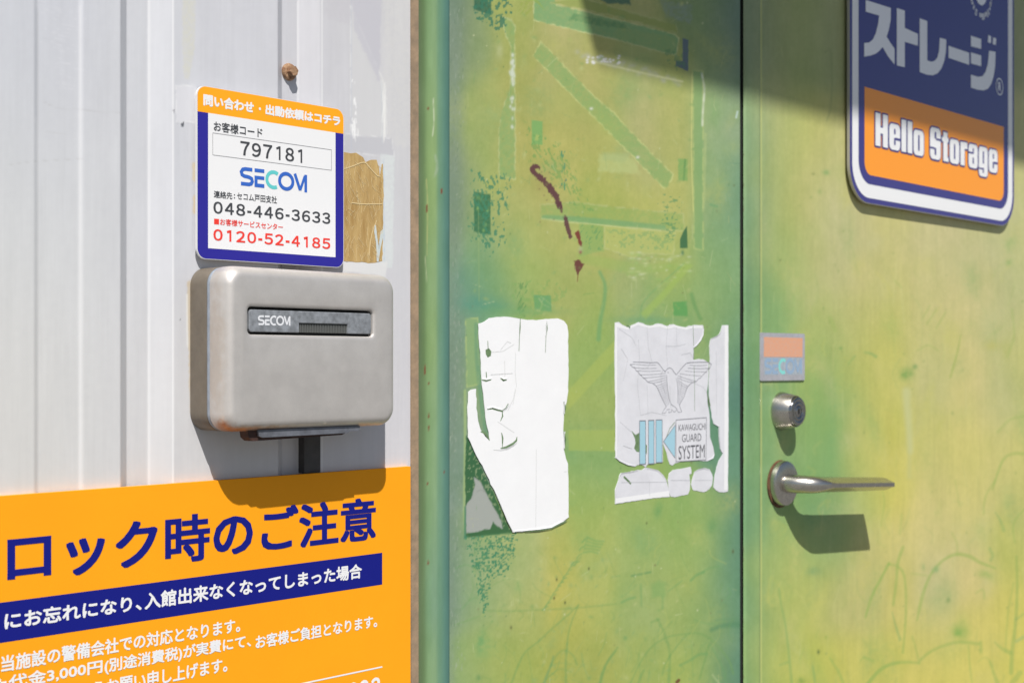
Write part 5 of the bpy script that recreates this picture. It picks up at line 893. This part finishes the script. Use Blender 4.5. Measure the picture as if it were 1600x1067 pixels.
# lid with a rounded front edge and a sunk slot for the latch
rx0, rx1 = U(387.5, -T), U(583, -T); rz1 = (at(388, 478.5, -T)[1] + at(582, 485.5, -T)[1]) / 2; rz0 = (at(388, 522.5, -T)[1] + at(582, 526, -T)[1]) / 2; rr_ = 0.0032
loops = [(rb(0.0012), -0.0228), (rb(0.0003), -0.0236), (rb(0), -0.0245), (rb(0), -0.0330)]
FR = 0.0082
for k in range(1, 8): t = rad(90 * k / 7); loops.append((rb(FR * (1 - math.cos(t)) * 0.95, max(0.004, R - FR * (1 - math.cos(t)) * 0.7)), -0.0330 - 0.0109 * math.sin(t)))
inn = lambda e, y: (rrect(rx0 - e, rx1 + e, rz0 - e, rz1 + e, rr_ + e, 12), y)
mid = []
o_, i_ = rb(0.0120, R * 0.62), inn(0.0035, 0)[0]
loops.append((o_, -T - 0.0001)); loops.append(([(a[0] * .5 + b[0] * .5, a[1] * .5 + b[1] * .5) for a, b in zip(o_, i_)], -T - 0.0004)); loops.append(inn(0.0030, -T - 0.0003)); loops.append(inn(0.0008, -T + 0.0000)); loops.append(inn(0.0, -T + 0.0008)); loops.append(inn(-0.0001, -T + 0.0052)); 
V, F, n = loft(loops); F.append(tuple(range((len(loops) - 1) * n, len(loops) * n))); lid = fix_normals(mesh_obj('lid', V, F, M_box, box, True)); lid.modifiers.new('s', 'EDGE_SPLIT').split_angle = rad(50)
g = Geo(); g.sheet(rrect(rx0 + 0.0001, rx1 - 0.0001, rz0 + 0.0001, rz1 - 0.0001, 0.003, 6), -T + 0.0050); g.build('slot_floor', M_dark, lid)
# latch plate with a finger notch along its lower edge
lx0, lx1, lz0, lz1 = rx0 + 0.0016, rx1 - 0.0012, rz0 + 0.0020, rz1 - 0.0022
M_latch = mat('worn_grey_latch', (0.19, 0.20, 0.215, 1), 0.42, metal=0.25, var=0.5, vscale=190, vcol=(0.33, 0.35, 0.38, 1))
nx0, nx1 = U(468.5, -T), U(544.5, -T); nz = (at(468, 504.3, -T)[1] + at(544, 507, -T)[1]) / 2
pts = [p for p in rrect(lx0, lx1, lz0, lz1, 0.0024, 8)]
pts = pts[:27] + [(nx0, lz0), (nx0, nz), (nx1, nz), (nx1, lz0)] + pts[27:]
g = Geo(); g.prism(pts, -T + 0.0008, -T + 0.0040); la = fix_normals(g.build('latch', M_latch, box)); mo = la.modifiers.new('bevel', 'BEVEL'); mo.width = 0.0005; mo.segments = 2; mo.limit_method = 'ANGLE'
a, c = wordmark(U(403.6, -T), U(455.4, -T), at(410, 492.6, -T)[1], at(410, 508, -T)[1], -T + 0.0007, 0.20); a.V += []; a.add(c.V, c.F); a.build('logo', mat('silver_white_print', (0.72, 0.73, 0.76, 1), 0.4), la)
g = Geo(); g.box(nx0 + 0.0001, nx1 - 0.0001, -T + 0.0034, -T + 0.0042, lz0 + 0.0002, nz - 0.0002)
nr = 30; st_ = (nx1 - nx0) / nr
for k in range(nr): g.box(nx0 + st_ * (k + 0.22), nx0 + st_ * (k + 0.72), -T + 0.0018, -T + 0.0034, lz0 + 0.0003, nz - 0.0005)
g.build('ribbed_grip', mat('ribbed_dark_grip', (0.13, 0.135, 0.13, 1), 0.5, metal=0.2), la)
# added dark strip standing in for the groove's shade between box and notice
g = Geo(); g.box(U(474), U(499), -0.0012, 0.0060, ZT + 0.0003, bz0 + 0.004); shade_o = g.build('groove_shade_strip', mat('dark_groove_shade', (0.060, 0.056, 0.055, 1), 0.6, var=0.3, vscale=80), box)
# hinge strip under the lid
hx0_, hx1_ = U(404, -0.040), U(563, -0.040); zt_ = bz0 + 0.0008
HB = -0.0015
g = Geo(); hz1, hz0 = zt_, bz0 - 0.0048; g.prism([(hx0_, hz1), (hx0_ + 0.001, hz0 + 0.0010), (hx0_ + 0.004, hz0), (hx1_ - 0.012, hz0 + 0.0004), (hx1_ - 0.010, hz0 + 0.0016), (hx1_, hz0 + 0.0020), (hx1_, hz1)], -0.0395, -0.0375)
g.build('hinge_strip', mat('blue_grey_strip', (0.17, 0.18, 0.21, 1), 0.5, metal=0.2, var=0.4, vscale=120), box)
g = Geo(); g.prism([(hx0_ - 0.0075, bz0 + 0.0005), (hx0_ - 0.0065, bz0 - 0.0045), (hx0_ - 0.003, bz0 - 0.0072), (hx1_ - 0.016, bz0 - 0.0058), (hx1_ - 0.011, bz0 - 0.0040), (hx1_ - 0.011, bz0 + 0.0005)], -0.0370, -0.0270)
g.build('hinge_bracket', mat('dark_rusty_bracket', (0.06, 0.025, 0.018, 1), 0.7, var=0.5, vscale=200), box)

for o in (wall, frame, dl, dr): o['kind'] = 'thing'
for o in bpy.data.objects:                       # slits, folds and specks too fine to pick apart
    if o.parent and o.name.split('.')[0] in ('crack', 'crease', 'letter_counter', 'curled_lip', 'fine_crack', 'glue_fibre', 'edge_rust'): o['kind'] = 'stuff'
